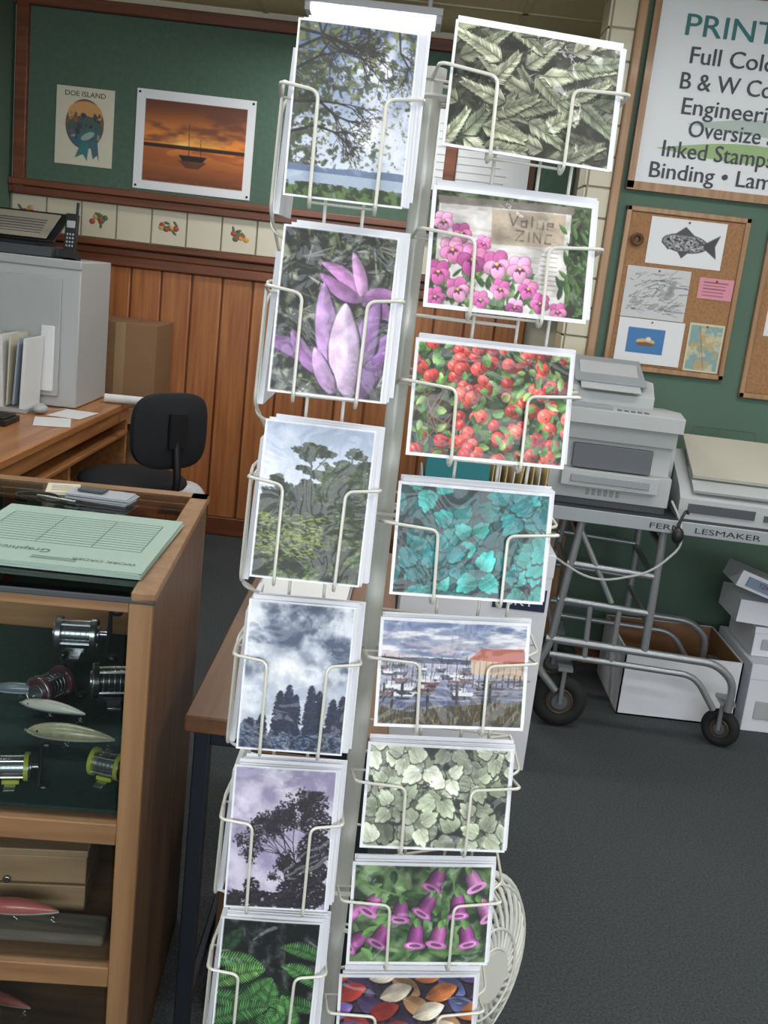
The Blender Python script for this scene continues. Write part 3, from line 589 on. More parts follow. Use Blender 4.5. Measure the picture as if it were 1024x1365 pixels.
# ------------------------------------------------------------ spinner rack
def frame_for(TL,psi,lam,w,h):
    t=Vector((math.cos(psi),math.sin(psi),0)); n=Vector((math.sin(psi),-math.cos(psi),0)); up=Vector((0,0,1))*math.cos(lam)-n*math.sin(lam)
    bc=Vector(TL)+t*(w/2)-up*h
    out=t.cross(up)
    M=Matrix(((t.x,up.x,out.x,bc.x),(t.y,up.y,out.y,bc.y),(t.z,up.z,out.z,bc.z),(0,0,0,1)))
    return M
rack=empty('greeting_card_rack')
cardsL=[L1,L2,L3,L4,L5,L6,L4]; cardsR=[R1,R2,R3,R4,R5,R6,R7,R8,R4]
thL=[5,4,5,7,8,9,6]; thR=[3,3,4,4,3,5,3,3,3]
wire=MB(); W_=.0019
def pocket(M,w,h,bend,T):
    wire.M=M; hx=w/2+.012; fz=.005; bz=-T-.006; ah=.615*h
    for sg in(-1,1):
        P=fil([(sg*(hx),ah+.002,bz-.03),(sg*hx,ah+.002,fz),(sg*bend,ah-.003,fz),(sg*bend*.97,-.006,fz),(sg*bend*.97,-.008,bz),(sg*bend*.97,.03,bz-.006)],.009)
        wire.tube(P,W_,0,8)
    wire.tube([(-hx,ah+.002,bz-.03),(hx,ah+.002,bz-.03)],W_*.8,0,6)
    wire.tube([(-bend,.0,bz-.004),(bend,.0,bz-.004)],W_*.8,0,6)
    wire.M=Matrix.Identity(4)
def stack(i,fn,M,w,h,n,side):
    b=MB(); b.M=M
    b.art(fn(),(-w/2,h,.0),(w,0,0),(0,-h,0),0,bow=.0015)
    b.box((0,h/2,-.0012),(w,h,.0014),1)
    for k in range(1,n+1):
        dx=U(.0,.004)+(.009*k/n if side=='L' else .002*k/n); dy=U(-.002,.004)+(.006*k/n)
        b.box((dx,h/2+dy,-.0012-.0019*k),(w*U(.985,1.0),h,.0011),1,(0,0,U(-.012,.012)))
    b.build('greeting_card',[M_artp,M_white])
cw,ch=.120,.172
for i,fn in enumerate(cardsL):
    TL=(-.1385+.0015*math.sin(i*2.1),1.10,1.5+.233-.203*i-(.006 if i==0 else 0)); M=frame_for(TL,math.radians(5),math.radians(9),cw,ch)@Matrix.Rotation([.0,-.01,-.015,0,.01,-.01,0][i],4,'Z')
    pocket(M,cw,ch,.034,.0019*thL[i]); stack(i,fn,M,cw,ch,thL[i],'L')
cw2,ch2=.177,.127
for i,fn in enumerate(cardsR):
    TL=(.0125,1.13,1.5+.246-.1585*i); M=frame_for(TL,math.radians(8),math.radians(12),cw2,ch2)@Matrix.Rotation([-.03,.0,-.005,0,.02,0,.015,.02,0][i],4,'Z')
    pocket(M,cw2,ch2,.04,.0019*thR[i]); stack(i,fn,M,cw2,ch2,thR[i],'R')
# vertical back wires and side pockets
for x,y in ((-.098,1.135),(-.058,1.138),(.075,1.17),(.125,1.178),(.16,1.183)):
    wire.tube([(x,y,.22),(x,y,1.70)],.0019,0,8)
for x,y in ((-.098,1.135),(-.058,1.138),(.075,1.17),(.125,1.178)):
    for z in (.25,.65,1.05,1.45,1.68): wire.tube([(x,y,z),(0,1.2,z)],.002,0,6)
for i in range(7):
    z0=1.5+.233-.203*i
    wire.tube(fil([(-.146,1.25,z0-.06),(-.152,1.13,z0-.06),(-.154,1.125,z0-.19),(-.154,1.25,z0-.24)],.012),W_,0,8)
    wire.tube(fil([(-.135,1.18,z0-.05),(-.157,1.17,z0-.08),(-.157,1.165,z0-.21),(-.13,1.17,z0-.22)],.01),W_,0,8)
    wire.box((-.146,1.19,z0-.11),(.006,.11,.165),1,(0,.04,0))
    wire.tube([(-.146,1.25,z0-.06),(0,1.2,z0-.06)],W_,0,6)
for i in range(8):
    z0=1.5+.246-.1585*i
    wire.tube(fil([(.19,1.17,z0-.045),(.205,1.19,z0-.045),(.205,1.3,z0-.05),(.0,1.3,z0-.05)],.01),W_,0,8)
    wire.tube([(.205,1.3,z0-.05),(.0,1.2,z0-.05)],W_,0,6)
wire.build('wire_pockets',[M_wire,M_white],parent=rack)
b=MB(); b.cyl((0,1.2,.06),(0,1.2,1.70),.0115,0,24); b.cyl((0,1.2,1.70),(0,1.2,1.712),.014,0,24); b.cyl((0,1.2,.0),(0,1.2,.06),.035,0,24,r1=.02)
for k in range(5):
    q=k*2*PI/5+.3; b.tube(fil([(0,1.2,.07),(.12*math.cos(q),1.2+.12*math.sin(q),.06),(.27*math.cos(q),1.2+.27*math.sin(q),.012)],.05),.011,0,10); b.cyl((.27*math.cos(q),1.2+.27*math.sin(q),0),(.27*math.cos(q),1.2+.27*math.sin(q),.022),.016,1,12)
for z in (.22,.72,1.22,1.68): b.ring((0,1.2,z),(0,0,1),.03,.003,0)
b.build('pole_and_base',[mat('cream_pole',(208,210,203),.35,.1,coat=.3),M_black],parent=rack)
# ------------------------------------------------------------ display case
CX,CY=-.322,1.446; case=empty('display_case'); CM=Matrix.Translation((CX,CY,0))@Matrix.Rotation(math.radians(4),4,'Z')
M_cw=wood('case_oak',(134,98,64),(162,124,86),'z',.5); M_cwx=wood('case_oak_x',(134,98,64),(162,124,86),'x',.5); M_cdk=wood('case_side',(82,58,42),(108,78,56),'z',.55)
LW=1.5; D=.64
b=MB(); b.M=CM
b.bx(-.022,0,.0,D,0,.985,2)
b.bx(-LW,-LW+.022,0,D,0,.985,2); b.bx(-LW,0,D-.018,D,0,.93,1)
b.bx(-.034,0,-.012,.012,0,.985,0); b.bx(-LW,-LW+.038,-.012,.012,0,.985,0)
b.bx(-LW,-.034,-.008,.014,.965,.985,1); 
for z in (.615,.36,.08): b.bx(-LW+.02,-.03,-.006,D-.02,z-.018,z+.004,1); b.bx(-LW+.02,-.034,-.012,.01,z-.03,z+.006,1)
b.bx(-LW,0,.0,D,.0,.05,1)
b.bx(-.032,.004,-.014,D+.01,.985,1.0,0); b.bx(-LW,.004,D-.04,D+.01,.985,1.0,1); b.bx(-LW,.004,-.014,.01,.982,.992,3)
b.bx(-LW+.03,-.03,D-.024,D-.018,.62,.965,1)
b.build('cabinet_frame',[M_cw,M_cwx,M_cdk,M_dgrey],bevel=.002,parent=case)
b=MB(); b.M=CM; b.bx(-LW+.02,-.03,-.014,D-.03,.993,1.0,0); b.bx(-LW+.03,-.04,0.0,.004,.04,.965,0); b.build('glass_panes',[M_glass],parent=case,smooth=False)
b=MB(); b.M=CM; b.prism([(0.015,.624),(D-.03,.624),(D-.03,.69),(.3,.665),(.015,.63)],(-LW+.03,0,0),(0,1,0),(0,0,1),LW-.07,0)
b.build('green_felt_tray',[mat('green_felt',(32,58,56),.95,var=.15,vscale=80)],parent=case)
M_rs=mat('reel_silver',(180,184,190),.25,.9); M_ry=mat('reel_yellow',(170,182,70),.35,coat=.5); M_rk=mat('reel_black',(34,36,42),.35,coat=.4); M_rm=mat('reel_maroon',(86,46,60),.3,coat=.6)
def reel(name,loc,s,body,spool,rz=0):
    b=MB(); b.M=Matrix.Translation(loc)@Matrix.Rotation(rz,4,'Z')@Matrix.Scale(s,4)
    for sx in(-1,1):
        b.cyl((sx*.022,0,.03),(sx*.03,0,.03),.026,0,28); b.ring((sx*.03,0,.03),(1,0,0),.023,.0025,1,28); b.cyl((sx*.03,0,.03),(sx*.035,0,.03),.014,1,20)
    b.cyl((-.022,0,.03),(.022,0,.03),.017,2,24); 
    for k in range(5): b.ring((-.016+.008*k,0,.03),(1,0,0),.0175,.001,1,20,5)
    for q in (.6,2.2,3.8,5.4): b.cyl((-.024,.021*math.cos(q),.03+.021*math.sin(q)),(.024,.021*math.cos(q),.03+.021*math.sin(q)),.0028,1,8)
    b.box((0,0,.001),(.02,.075,.004),1); b.box((0,0,.006),(.03,.03,.008),0)
    b.cyl((.035,0,.03),(.047,0,.03),.005,1,10); b.tube([(.048,-.02,-.002),(.05,0,.03),(.048,.02,.062)],[.003,.0045,.003],3,8)
    for sg in(-1,1): b.ell((.058,-.02*-sg,.03+.032*sg),(.010,.007,.008),3)
    b.build(name,[body,M_rs,spool,M_rk],bevel=.0008)
def lure(name,p,L,rr,ang,top,belly,tilt=0,hooks=True):
    b=MB(); b.M=Matrix.Translation(p)@Matrix.Rotation(ang,4,'Z')@Matrix.Rotation(tilt,4,'Y')
    n=14; pts=[(-L/2+L*i/n,0,rr*.25*math.sin(PI*i/n)) for i in range(n+1)]; rad=[max(.0008,rr*math.sin(PI*(i/n)**.75)**.7) for i in range(n+1)]
    b.tube(pts,rad,0,14); b.tube([(q[0],0,q[2]-rr*.18) for q in pts],[r*.93 for r in rad],1,14)
    b.ell((-L*.36,-rr*.62,rr*.25),(rr*.2,rr*.12,rr*.2),2); b.ell((-L*.36,rr*.62,rr*.25),(rr*.2,rr*.12,rr*.2),2)
    if hooks:
        for hx in (-.05*L,.42*L):
            b.ring((hx,0,-rr*1.05),(0,1,0),rr*.22,rr*.06,3,12,5)
            for q in (0,2.1,4.2): b.tube([(hx+rr*.5*math.cos(q)*t,rr*.5*math.sin(q)*t,-rr*1.25-rr*.5*math.sin(t*2.4)*.6) for t in (0,.3,.6,1,1.2)],rr*.05,3,5)
    b.box((-L*.5,0,-rr*.2),(rr*.8,rr*.5,rr*.08),3,(0,.5,0)); b.build(name,[top,belly,M_black,M_chrome])
M_lw=mat('lure_white',(206,206,196),.25,coat=.6); M_lc=mat('lure_cream',(190,186,156),.3,coat=.6,rgb2=(150,150,120),vscale=60); M_lb=mat('lure_blue_grey',(110,124,140),.3,coat=.6); M_lp=mat('lure_pink',(206,110,110),.3,coat=.6); M_lo=mat('lure_orange',(186,116,76),.3,coat=.5)
reel('fishing_reel',(-.552,1.84,.728),1.2,M_rs,M_rs,.15)
reel('fishing_reel',(-.56,1.72,.672),1.1,M_rm,M_rk,1.2)
reel('fishing_reel',(-.455,1.76,.675),1.25,M_rk,M_rk,.3)
reel('fishing_reel',(-.402,1.54,.637),.88,M_ry,M_rs,-.2)
reel('fishing_reel',(-.545,1.50,.635),.88,M_ry,M_rs,.25)
reel('fishing_reel',(-.70,1.62,.665),1.1,M_rs,M_rk,.2)
lure('fishing_lure',(-.485,1.61,.672),.15,.015,.0,M_lc,M_lw)
lure('fishing_lure',(-.535,1.665,.690),.12,.011,-.15,M_lw,M_lb)
lure('fishing_lure',(-.60,1.70,.702),.11,.010,.1,M_lb,M_lw)
lure('fishing_lure',(-.68,1.52,.66),.13,.011,.3,M_lo,M_lw)
b=MB(); b.M=Matrix.Translation((-.555,1.64,.367))@Matrix.Rotation(.12,4,'Z')
b.bx(-.14,.11,-.09,.09,.0,.05,0); b.bx(-.14,.11,-.09,.09,.054,.105,0); b.bx(-.142,.112,-.092,.092,.105,.118,0); b.bx(-.13,.10,-.08,.08,.05,.054,1); b.cyl((-.02,-.092,.06),(-.02,-.096,.06),.007,2,12)
b.build('wooden_tackle_box',[wood('box_wood',(156,126,96),(182,150,116),'x'),M_cdk,M_chrome],bevel=.003)
b=MB(); b.box((-.50,1.50,.376),(.24,.06,.02),0,(0,0,.07)); b.build('driftwood_plank',[mat('weathered_wood',(120,112,100),.9,rgb2=(150,140,126),vscale=3,stretch=(3,40,40),bump=.5)],bevel=.005)
lure('fishing_lure',(-.525,1.50,.407),.13,.014,.05,M_lp,M_lw)
lure('fishing_lure',(-.49,1.56,.115),.14,.014,.1,M_lc,M_lw)
lure('fishing_lure',(-.62,1.64,.112),.16,.013,-.2,M_lp,M_lw)
b=MB(); b.M=Matrix.Translation((-.62,1.51,.087)); b.bx(-.06,.05,-.03,.04,0,.07,0); b.bx(-.05,.04,-.032,-.03,.012,.055,1); b.bx(-.062,.052,-.032,.042,.07,.08,2); b.build('tackle_carton',[mat('yellow_carton',(206,198,70),.5),M_paper,M_card],bevel=.002)
# counter items
b=MB(); b.M=Matrix.Translation((-.512,1.645,1.0))@Matrix.Rotation(math.radians(1),4,'Z')
for k in range(7): b.box((U(-.002,.002),U(-.002,.002),.001+.0016*k),(.31,.325,.0012),0 if k!=0 else 2,(0,0,U(-.01,.01)))
zt=.0116
def ln(x0,x1,y,t=.0012): b.bx(x0,x1,y-t/2,y+t/2,zt,zt+.0004,1)
for k in range(13): ln(-.13,.13,-.055+k*.014,.0006)
for x in (-.13,-.04,.05,.13): b.bx(x-.0004,x+.0004,-.055,.113,zt,zt+.0004,1)
b.text('WORK ORDER',(.14,-.118,zt+.0003),(-1,0,0),(0,-1,0),.017,1,width=.1); b.text('Graphics',(-.0,-.09,zt+.0003),(-1,0,0),(0,-1,0),.026,1,width=.085)
for k in range(3): ln(-.02,.05,-.128-.006*k,.0008)
b.build('work_order_pad',[mat('mint_paper',(166,190,180),.7,var=.02),mat('green_ink',(84,116,106),.7),M_dgrey])
b=MB(); b.M=Matrix.Translation((-.635,1.985,1.0))@Matrix.Rotation(.25,4,'Z'); b.box((0,0,.003),(.062,.075,.006)); 
for k in range(4): b.bx(-.022,.018,-.02+k*.012,-.019+k*.012,.006,.0065,1)
b.build('note_pad',[mat('cream_note',(214,208,186),.7),M_dgrey])
b=MB(); b.M=Matrix.Translation((-.545,1.945,1.0))@Matrix.Rotation(-.1,4,'Z')
for k in range(6): b.box((U(-.004,.004),U(-.003,.003),.0015+.0024*k),(.12,.06,.0016),0,(0,0,U(-.06,.06)))
b.box((-.02,.0,.018),(.05,.03,.004),1); b.build('business_card_stack',[mat('silver_card',(176,182,190),.4),M_dgrey])
b=MB(); b.M=Matrix.Translation((-.66,1.91,1.0)); b.tube([(.04*math.cos(q*.3),.03*math.sin(q*.3),.003) for q in range(16)],.002,0,6); b.cyl((.0,.0,.004),(.08,-.02,.004),.003,1,10); b.build('pen_on_cord',[M_black,M_chrome])
# ------------------------------------------------------------ side table
b=MB(); b.bx(-.29,.05,1.58,2.72,.715,.745,0); 
for x in (-.262,.025):
    for y in (1.62,2.68): b.bx(x-.014,x+.014,y-.014,y+.014,0,.715,1)
for x in (-.262,.025): b.bx(x-.01,x+.01,1.62,2.68,.68,.712,1); b.bx(x-.008,x+.008,1.62,2.68,.12,.145,1)
for y in (1.62,2.68): b.bx(-.26,.025,y-.008,y+.008,.68,.712,1)
b.build('side_table',[wood('table_oak',(98,66,42),(126,88,58),'y'),mat('black_metal',(46,52,62),.45,.5)],bevel=.003)
b=MB(); 
for k in range(9): b.box((-.16+U(-.006,.006),2.25+U(-.006,.006),.7465+.003*k),(.2,.28,.0024),k%2,(0,0,U(-.05,.05)))
b.build('paper_stack',[M_paper,M_grey])
b=MB(); b.bx(-.24,.0,1.8,2.2,0,.38,0); b.bx(-.24,.0,1.985,2.015,.38,.383,1); b.bx(-.243,.003,1.797,2.203,.33,.345,1); b.build('storage_carton',[mat('dark_cardboard',(96,72,54),.85),M_card],bevel=.002)
b=MB(); b.bx(-.24,-.02,2.3,2.6,0,.3,0); b.bx(-.242,-.018,2.298,2.602,.27,.31,1); b.build('storage_carton',[M_card,M_card],bevel=.003)
# ------------------------------------------------------------ carton + files behind rack
b=MB(); b.bx(.08,.53,3.02,3.30,0,.705,0); b.bx(.078,.532,3.018,3.302,.64,.71,0); b.bx(.36,.52,3.015,3.02,.53,.60,1); b.text('SKY',(.40,3.013,.545),(1,0,0),(0,0,1),.05,2)
for k in range(6): b.bx(.37,.51-.02*(k%2),3.0145,3.016,.30+.03*k,.306+.03*k,3)
b.bx(.12,.3,3.015,3.018,.2,.45,3); b.build('paper_carton',[M_white,mat('navy_label',(26,40,70),.5),M_paper,M_grey],bevel=.003)
b=MB(); 
for q in ((.1,.5,3.03,3.035),(.1,.5,3.285,3.29)): b.bx(*q,.712,.84,3)
for x in (.1,.495): b.bx(x,x+.005,3.03,3.29,.712,.9,3)
for k in range(13): 
    x=.115+k*.012; b.box((x,3.16,.86),(.008,.22,.29),0,(0,U(-.03,.05),0))
for k in range(9):
    x=.31+k*.02; b.box((x,3.16,.845+.01*(k%3)),(.003,.24,.25),1+(k%2),(0,U(.0,.14),0))
b.bx(.11,.30,3.04,3.046,.73,1.0,0); b.bx(.1,.5,3.03,3.29,.712,.716,3)
b.build('file_folder_holder',[mat('teal_folder',(30,122,130),.5),mat('manila_folder',(200,178,126),.7),M_paper,M_grey])
# ------------------------------------------------------------ printer cart
cart=empty('printer_cart'); KM=Matrix.Translation((.43,3.36,0))@Matrix.Rotation(math.radians(-4),4,'Z')@Matrix.Translation((-.43,-3.36,.018))
KF=Matrix.Translation((.43,3.36,0))@Matrix.Rotation(math.radians(-4),4,'Z')@Matrix.Translation((-.43,-3.36,0))
M_tube=mat('cart_tube_steel',(146,150,154),.35,.5)
b=MB(); b.M=KM; b.bx(.40,1.85,3.36,3.92,.742,.775,0); b.bx(.395,1.855,3.352,3.36,.735,.78,1); b.bx(.395,.40,3.36,3.92,.735,.78,1); b.text('FERN   LESMAKER',(.87,3.3505,.747),(1,0,0),(0,0,1),.026,2,width=.36)
b.build('deck',[mat('deck_dark',(50,54,60),.6),mat('deck_edge_aluminium',(160,166,170),.4,.4),M_black],bevel=.002,parent=cart)
b=MB(); b.M=KF; r=.014
for yy in (3.39,3.84):
    b.tube(fil([(.66,yy,.755),(.615,yy,.30),(.58,yy,.22),(.66,yy,.14)],.04),r,0,12)
    b.tube(fil([(.93,yy,.755),(.935,yy,.33)],.04),r,0,12)
    b.tube(fil([(.60,yy,.325),(1.18,yy,.315),(1.25,yy,.26),(1.25,yy,.15)],.05),r,0,12)
    b.tube(fil([(.62,yy,.27),(1.12,yy,.262),(1.2,yy,.15)],.05),r*.8,0,12)
    b.tube([(1.6,yy,.755),(1.62,yy,.0)],r,0,12)
    for z in (.60,.47): b.tube([(.645-(.74-z)*.1,yy,z),(.932,yy,z-.01)],r*.8,0,12)
for x,z in ((.655,.70),(.64,.55),(.62,.36),(.93,.58),(.935,.42),(.93,.70)): b.tube([(x,3.39,z),(x,3.84,z)],r*.8,0,12)
b.tube([(.73,3.39,.47),(.74,3.39,.26)],r*.7,0,10); b.tube([(.83,3.39,.46),(.83,3.39,.27)],r*.7,0,10); b.tube([(.66,3.39,.72),(.8,3.39,.48)],r*.7,0,10)
b.build('tubular_frame',[M_tube],parent=cart)
def wheel(name,c,r,t,ax=(0,1,0),fork=True):
    b=MB(); b.M=KF; c=Vector(c); ax=Vector(ax).normalized()
    b.ring(c,ax,r-t*.5,t*.5,0,36,12); b.cyl(c-ax*t*.35,c+ax*t*.35,r-t*.75,1,28); b.cyl(c-ax*t*.5,c+ax*t*.5,r*.28,2,20); b.ring(c-ax*t*.35,ax,r*.45,.004,1,24)
    if fork:
        for sg in(-1,1): b.tube([c+ax*sg*t*.75,c+ax*sg*t*.75+Vector((0,0,r+.03))],.008,3,8)
        b.box(c+Vector((0,0,r+.035)),(.05,t*2.2,.012),3)
    b.build(name,[mat('rubber_'+name,(24,25,27),.8),mat('hub_'+name,(76,68,60),.5,.3),M_rs,M_tube],parent=cart)
wheel('pneumatic_wheel_1',(.68,3.42,.098),.098,.06); wheel('pneumatic_wheel_2',(.68,3.80,.098),.098,.06)
wheel('caster_1',(1.25,3.44,.068),.068,.04,(.55,1,0)); wheel('caster_2',(1.30,3.84,.068),.068,.04,(.1,1,0))
# printers
b=MB(); b.M=KM
b.bx(.535,.93,3.44,3.88,.775,.80,2); b.bx(.53,.935,3.43,3.88,.80,.90,0); b.bx(.54,.925,3.45,3.88,.90,1.0,0); b.bx(.53,.93,3.43,3.88,1.0,1.055,0)
b.bx(.60,.86,3.425,3.45,.905,.985,3); b.bx(.57,.89,3.40,3.44,.845,.90,0); b.bx(.60,.86,3.395,3.402,.86,.885,1)
b.prism([(0,0),(.42,0),(.42,.035),(.1,.06),(0,.05)],(.52,3.40,1.055),(0,1,0),(0,0,1),.42,0)
b.prism([(0,0),(.30,0),(.30,.075),(.08,.085),(0,.04)],(.55,3.52,1.11),(0,1,0),(0,0,1),.30,0)
b.box((.70,3.66,1.215),(.24,.26,.008),1,(.25,0,0)); b.box((.70,3.60,1.20),(.2,.22,.006),0,(.35,0,0))
b.bx(.56,.70,3.41,3.46,1.105,1.118,1); 
for k in range(5): b.bx(.72+.022*k,.735+.022*k,3.415,3.44,1.104,1.11,3)
for k in range(8): b.bx(.928,.9365,3.55+.03*k,3.565+.03*k,.83,.88,3)
b.bx(.935,.965,3.6,3.75,.80,.98,0)
for k in range(6): b.bx(.66+.02*k,.672+.02*k,3.428,3.432,.815,.835,1)
b.build('multifunction_printer',[M_grey,mat('printer_mid',(140,146,152),.5),M_dgrey,mat('printer_slot',(92,96,102),.6)],bevel=.006)
b=MB(); b.M=KM@Matrix.Translation((-.06,0,0))
b.prism([(0,0),(.40,0),(.40,.17),(.30,.19),(.05,.10),(0,.07)],(1.03,3.42,.776),(0,1,0),(0,0,1),.42,0)
b.box((1.24,3.62,.962),(.34,.30,.012),1,(.34,0,0)); b.bx(1.06,1.28,3.415,3.425,.80,.83,2); b.bx(1.31,1.42,3.414,3.425,.80,.82,2)
b.box((1.22,3.50,.90),(.30,.16,.01),0,(.37,0,0)); b.tube([(1.1,3.80,.96),(1.12,3.84,1.04),(1.34,3.84,1.04),(1.36,3.80,.96)],.0022,2,6)
b.build('fax_machine',[M_grey,mat('tan_lid',(178,176,164),.6),M_dgrey],bevel=.006)
b=MB(); b.M=KM; b.tube(fil([(.945,3.42,.83),(.97,3.34,.78),(.985,3.335,.70),(.9,3.33,.6),(.72,3.33,.54),(.56,3.34,.62),(.5,3.345,.70)],.12,8),.004,0,8); b.tube(fil([(1.0,3.40,.80),(.98,3.35,.82),(.96,3.34,.76),(.975,3.34,.68)],.05,8),.005,1,8)
b.ell((.965,3.335,.735),(.02,.016,.028),1); b.build('power_cable',[M_grey,M_black])
# floor boxes
b=MB(); x0,x1,y0,y1,h=.93,1.36,3.56,3.96,.25; t=.006
b.bx(x0,x1,y0,y0+t,0,h,0);b.bx(x0,x1,y1-t,y1,0,h,0);b.bx(x0,x0+t,y0,y1,0,h,0);b.bx(x1-t,x1,y0,y1,0,h,0);b.bx(x0,x1,y0,y1,0,t,1)
b.bx(x0+t,x1-t,y1-t*1.6,y1-t,.01,h-.002,1); b.bx(x0+t,x0+t*1.6,y0+t,y1-t,.01,h-.002,1); b.bx(x1-t*1.6,x1-t,y0+t,y1-t,.01,h-.002,1); b.bx(x0+.01,x1-.01,y0+.01,y1-.01,.08,.13,1)
b.build('open_carton',[M_white,M_card])
b=MB(); b.bx(1.385,1.85,3.54,3.95,0,.25,0); b.bx(1.383,1.852,3.538,3.952,.2,.26,0); b.bx(1.42,1.6,3.535,3.54,.05,.12,1); b.build('white_carton',[M_white,M_grey],bevel=.003)
b=MB(); b.bx(1.40,1.75,3.62,3.9,.262,.37,0); b.bx(1.398,1.752,3.618,3.902,.35,.375,0); b.bx(1.43,1.6,3.614,3.618,.29,.33,1); b.build('white_carton',[M_white,M_grey],bevel=.003)
b=MB(); b.box((1.47,3.72,.425),(.30,.22,.085),0,(0,.05,0)); b.box((1.40,3.62,.535),(.26,.16,.06),0,(0,.3,0)); b.box((1.40,3.54,.535),(.2,.02,.035),1,(0,.3,0)); b.text('TZ41',(1.34,3.526,.55),(1,0,-.3),(.3,0,1),.022,2); b.build('label_carton',[M_white,mat('label_blue',(130,146,170),.5),M_dgrey],bevel=.003)
# ------------------------------------------------------------ desk area
M_desk=wood('desk_oak',(152,98,56),(184,128,80),'y',.4)
b=MB(); b.bx(-2.03,-1.25,3.2,4.92,.72,.752,0); b.bx(-2.03,-1.27,3.22,3.24,0,.72,0); b.bx(-2.03,-1.27,4.88,4.9,0,.72,0); b.bx(-2.02,-2.0,3.22,4.9,0,.72,0)
b.bx(-2.0,-1.262,3.24,4.88,.585,.605,0); b.bx(-1.28,-1.262,3.24,4.88,.66,.72,0); b.bx(-1.285,-1.265,3.24,3.75,.0,.585,0); b.bx(-2,-1.29,4.1,4.12,0,.585,0)
b.build('office_desk',[M_desk],bevel=.005)
b=MB(); b.bx(-2.0,-1.375,4.42,4.86,.755,1.375,0); b.bx(-2.0,-1.37,4.41,4.425,1.34,1.378,1); b.bx(-1.95,-1.45,4.405,4.42,.80,1.3,1); b.bx(-1.53,-1.47,4.395,4.406,.82,1.1,2)
b.build('computer_cabinet',[mat('cabinet_light_grey',(180,184,186),.45),M_grey,M_paper],bevel=.008)
b=MB(); 
for k in range(16): b.box((-1.97+.03*k,4.28,.76+.157+.01*math.sin(k*2)),(.006 if k%3 else .014,.2,.29+.02*math.sin(k*1.7)),k%3,(0,.06*math.sin(k),0))
b.bx(-1.99,-1.50,4.17,4.39,.754,.77,3); b.build('standing_files',[M_paper,mat('file_cream',(206,202,180),.7),mat('file_bluegrey',(160,172,186),.7),M_grey])
b=MB(); b.bx(-1.98,-1.52,4.46,4.80,1.38,1.42,0); b.box((-1.74,4.6,1.50),(.44,.25,.012),3,(.5,0,0)); b.box((-1.74,4.575,1.505),(.38,.21,.006),1,(.5,0,0)); b.bx(-1.96,-1.6,4.5,4.75,1.42,1.45,3)
for k in range(6): b.box((-1.74,4.565-.0+.02*(k-3)*.9,1.507+.011*(k-3)),(.31,.004,.003),2,(.5,0,0))
b.build('document_tray',[M_dgrey,mat('tray_paper',(150,144,130),.7),M_dgrey,M_black],bevel=.004)
b=MB(); b.M=Matrix.Translation((-1.46,4.52,1.378))@Matrix.Rotation(-.15,4,'X'); b.bx(-.035,.035,-.045,.045,0,.035,0); b.bx(-.025,.025,-.015,.015,.02,.19,0); b.cyl((.018,0,.19),(.018,0,.24),.006,0,10); b.bx(-.018,.018,-.018,-.014,.13,.16,1)
for i in range(3):
    for j in range(4): b.ell((-.012+.012*i,-.016,.055+.016*j),(.004,.003,.005),1)
b.build('cordless_phone',[M_black,M_grey],bevel=.005)
b=MB(); b.M=Matrix.Translation((-1.66,3.92,.754)); b.bx(-.21,.2,-.075,.075,0,.022,0)
for i in range(14):
    for j in range(5): b.bx(-.2+.028*i,-.176+.028*i,-.065+.027*j,-.042+.027*j,.022,.03,0)
b.build('computer_keyboard',[M_black],bevel=.002)
b=MB(); b.ell((-1.46,4.22,.773),(.03,.045,.02),0); b.tube([(-1.46,4.26,.765),(-1.43,4.32,.758),(-1.40,4.38,.758)],.002,0,6); b.build('computer_mouse',[M_grey])
b=MB(); 
for x,y,an in ((-1.35,4.05,.3),(-1.34,4.28,-.1)): b.box((x,y,.7545+.001*R()),(.14,.2,.002),0,(0,0,an))
b.cyl((-1.33,4.7,.775),(-1.12,4.72,.775),.02,0,14); b.build('loose_papers',[M_paper])
b=MB(); pr=[(0,.0),(.07,.0),(.115,.016),(.118,.018),(.07,.006),(0,.005)]
vs=[];fs=[];sg=32
for (r_,z_) in pr:
    for k in range(sg): vs.append((-1.42+r_*math.cos(2*PI*k/sg),3.36+r_*math.sin(2*PI*k/sg),.753+z_))
for i in range(len(pr)-1):
    for k in range(sg): l=(k+1)%sg; fs.append((i*sg+k,i*sg+l,(i+1)*sg+l,(i+1)*sg+k))
b.add(vs,fs,0)
for i in range(8): b.ell((-1.42+U(-.04,.04),3.36+U(-.04,.04),.77),(.02,.016,.012),1)
b.build('paper_plate',[M_paper,mat('snack',(190,140,80),.7)])
# chair
b=MB(); b.M=Matrix.Translation((-1.09,4.34,0))@Matrix.Rotation(math.radians(-44),4,'Z')
b.ell((0,0,.49),(.235,.23,.05),0,(0,0,0),28,14); b.cyl((0,0,.455),(0,0,.47),.2,1,24)
n=36; pl=[]
for k in range(n):
    q=2*PI*k/n; c=math.cos(q);s_=math.sin(q); pl.append((.175*math.copysign(abs(c)**.6,c),.155*math.copysign(abs(s_)**.6,s_)))
vs=[];fs=[]
for off,sc in ((0,.0),(0,.86),(.014,1),(.042,1),(.056,.86),(.056,0)):
    for p in pl:
        yy=p[0]*sc; vs.append((.25+off-.8*yy*yy,yy,.755+p[1]*sc))
for i in range(5):
    for k in range(n): l=(k+1)%n; fs.append((i*n+k,i*n+l,(i+1)*n+l,(i+1)*n+k))
b.add(vs,fs,0)
b.tube(fil([(.0,0,.455),(.3,0,.455),(.335,0,.55),(.30,0,.75)],.06),.016,1,10); b.box((.312,0,.76),(.02,.08,.14),1)
b.cyl((0,0,.12),(0,0,.46),.025,1,16); b.cyl((0,0,.1),(0,0,.2),.035,1,16)
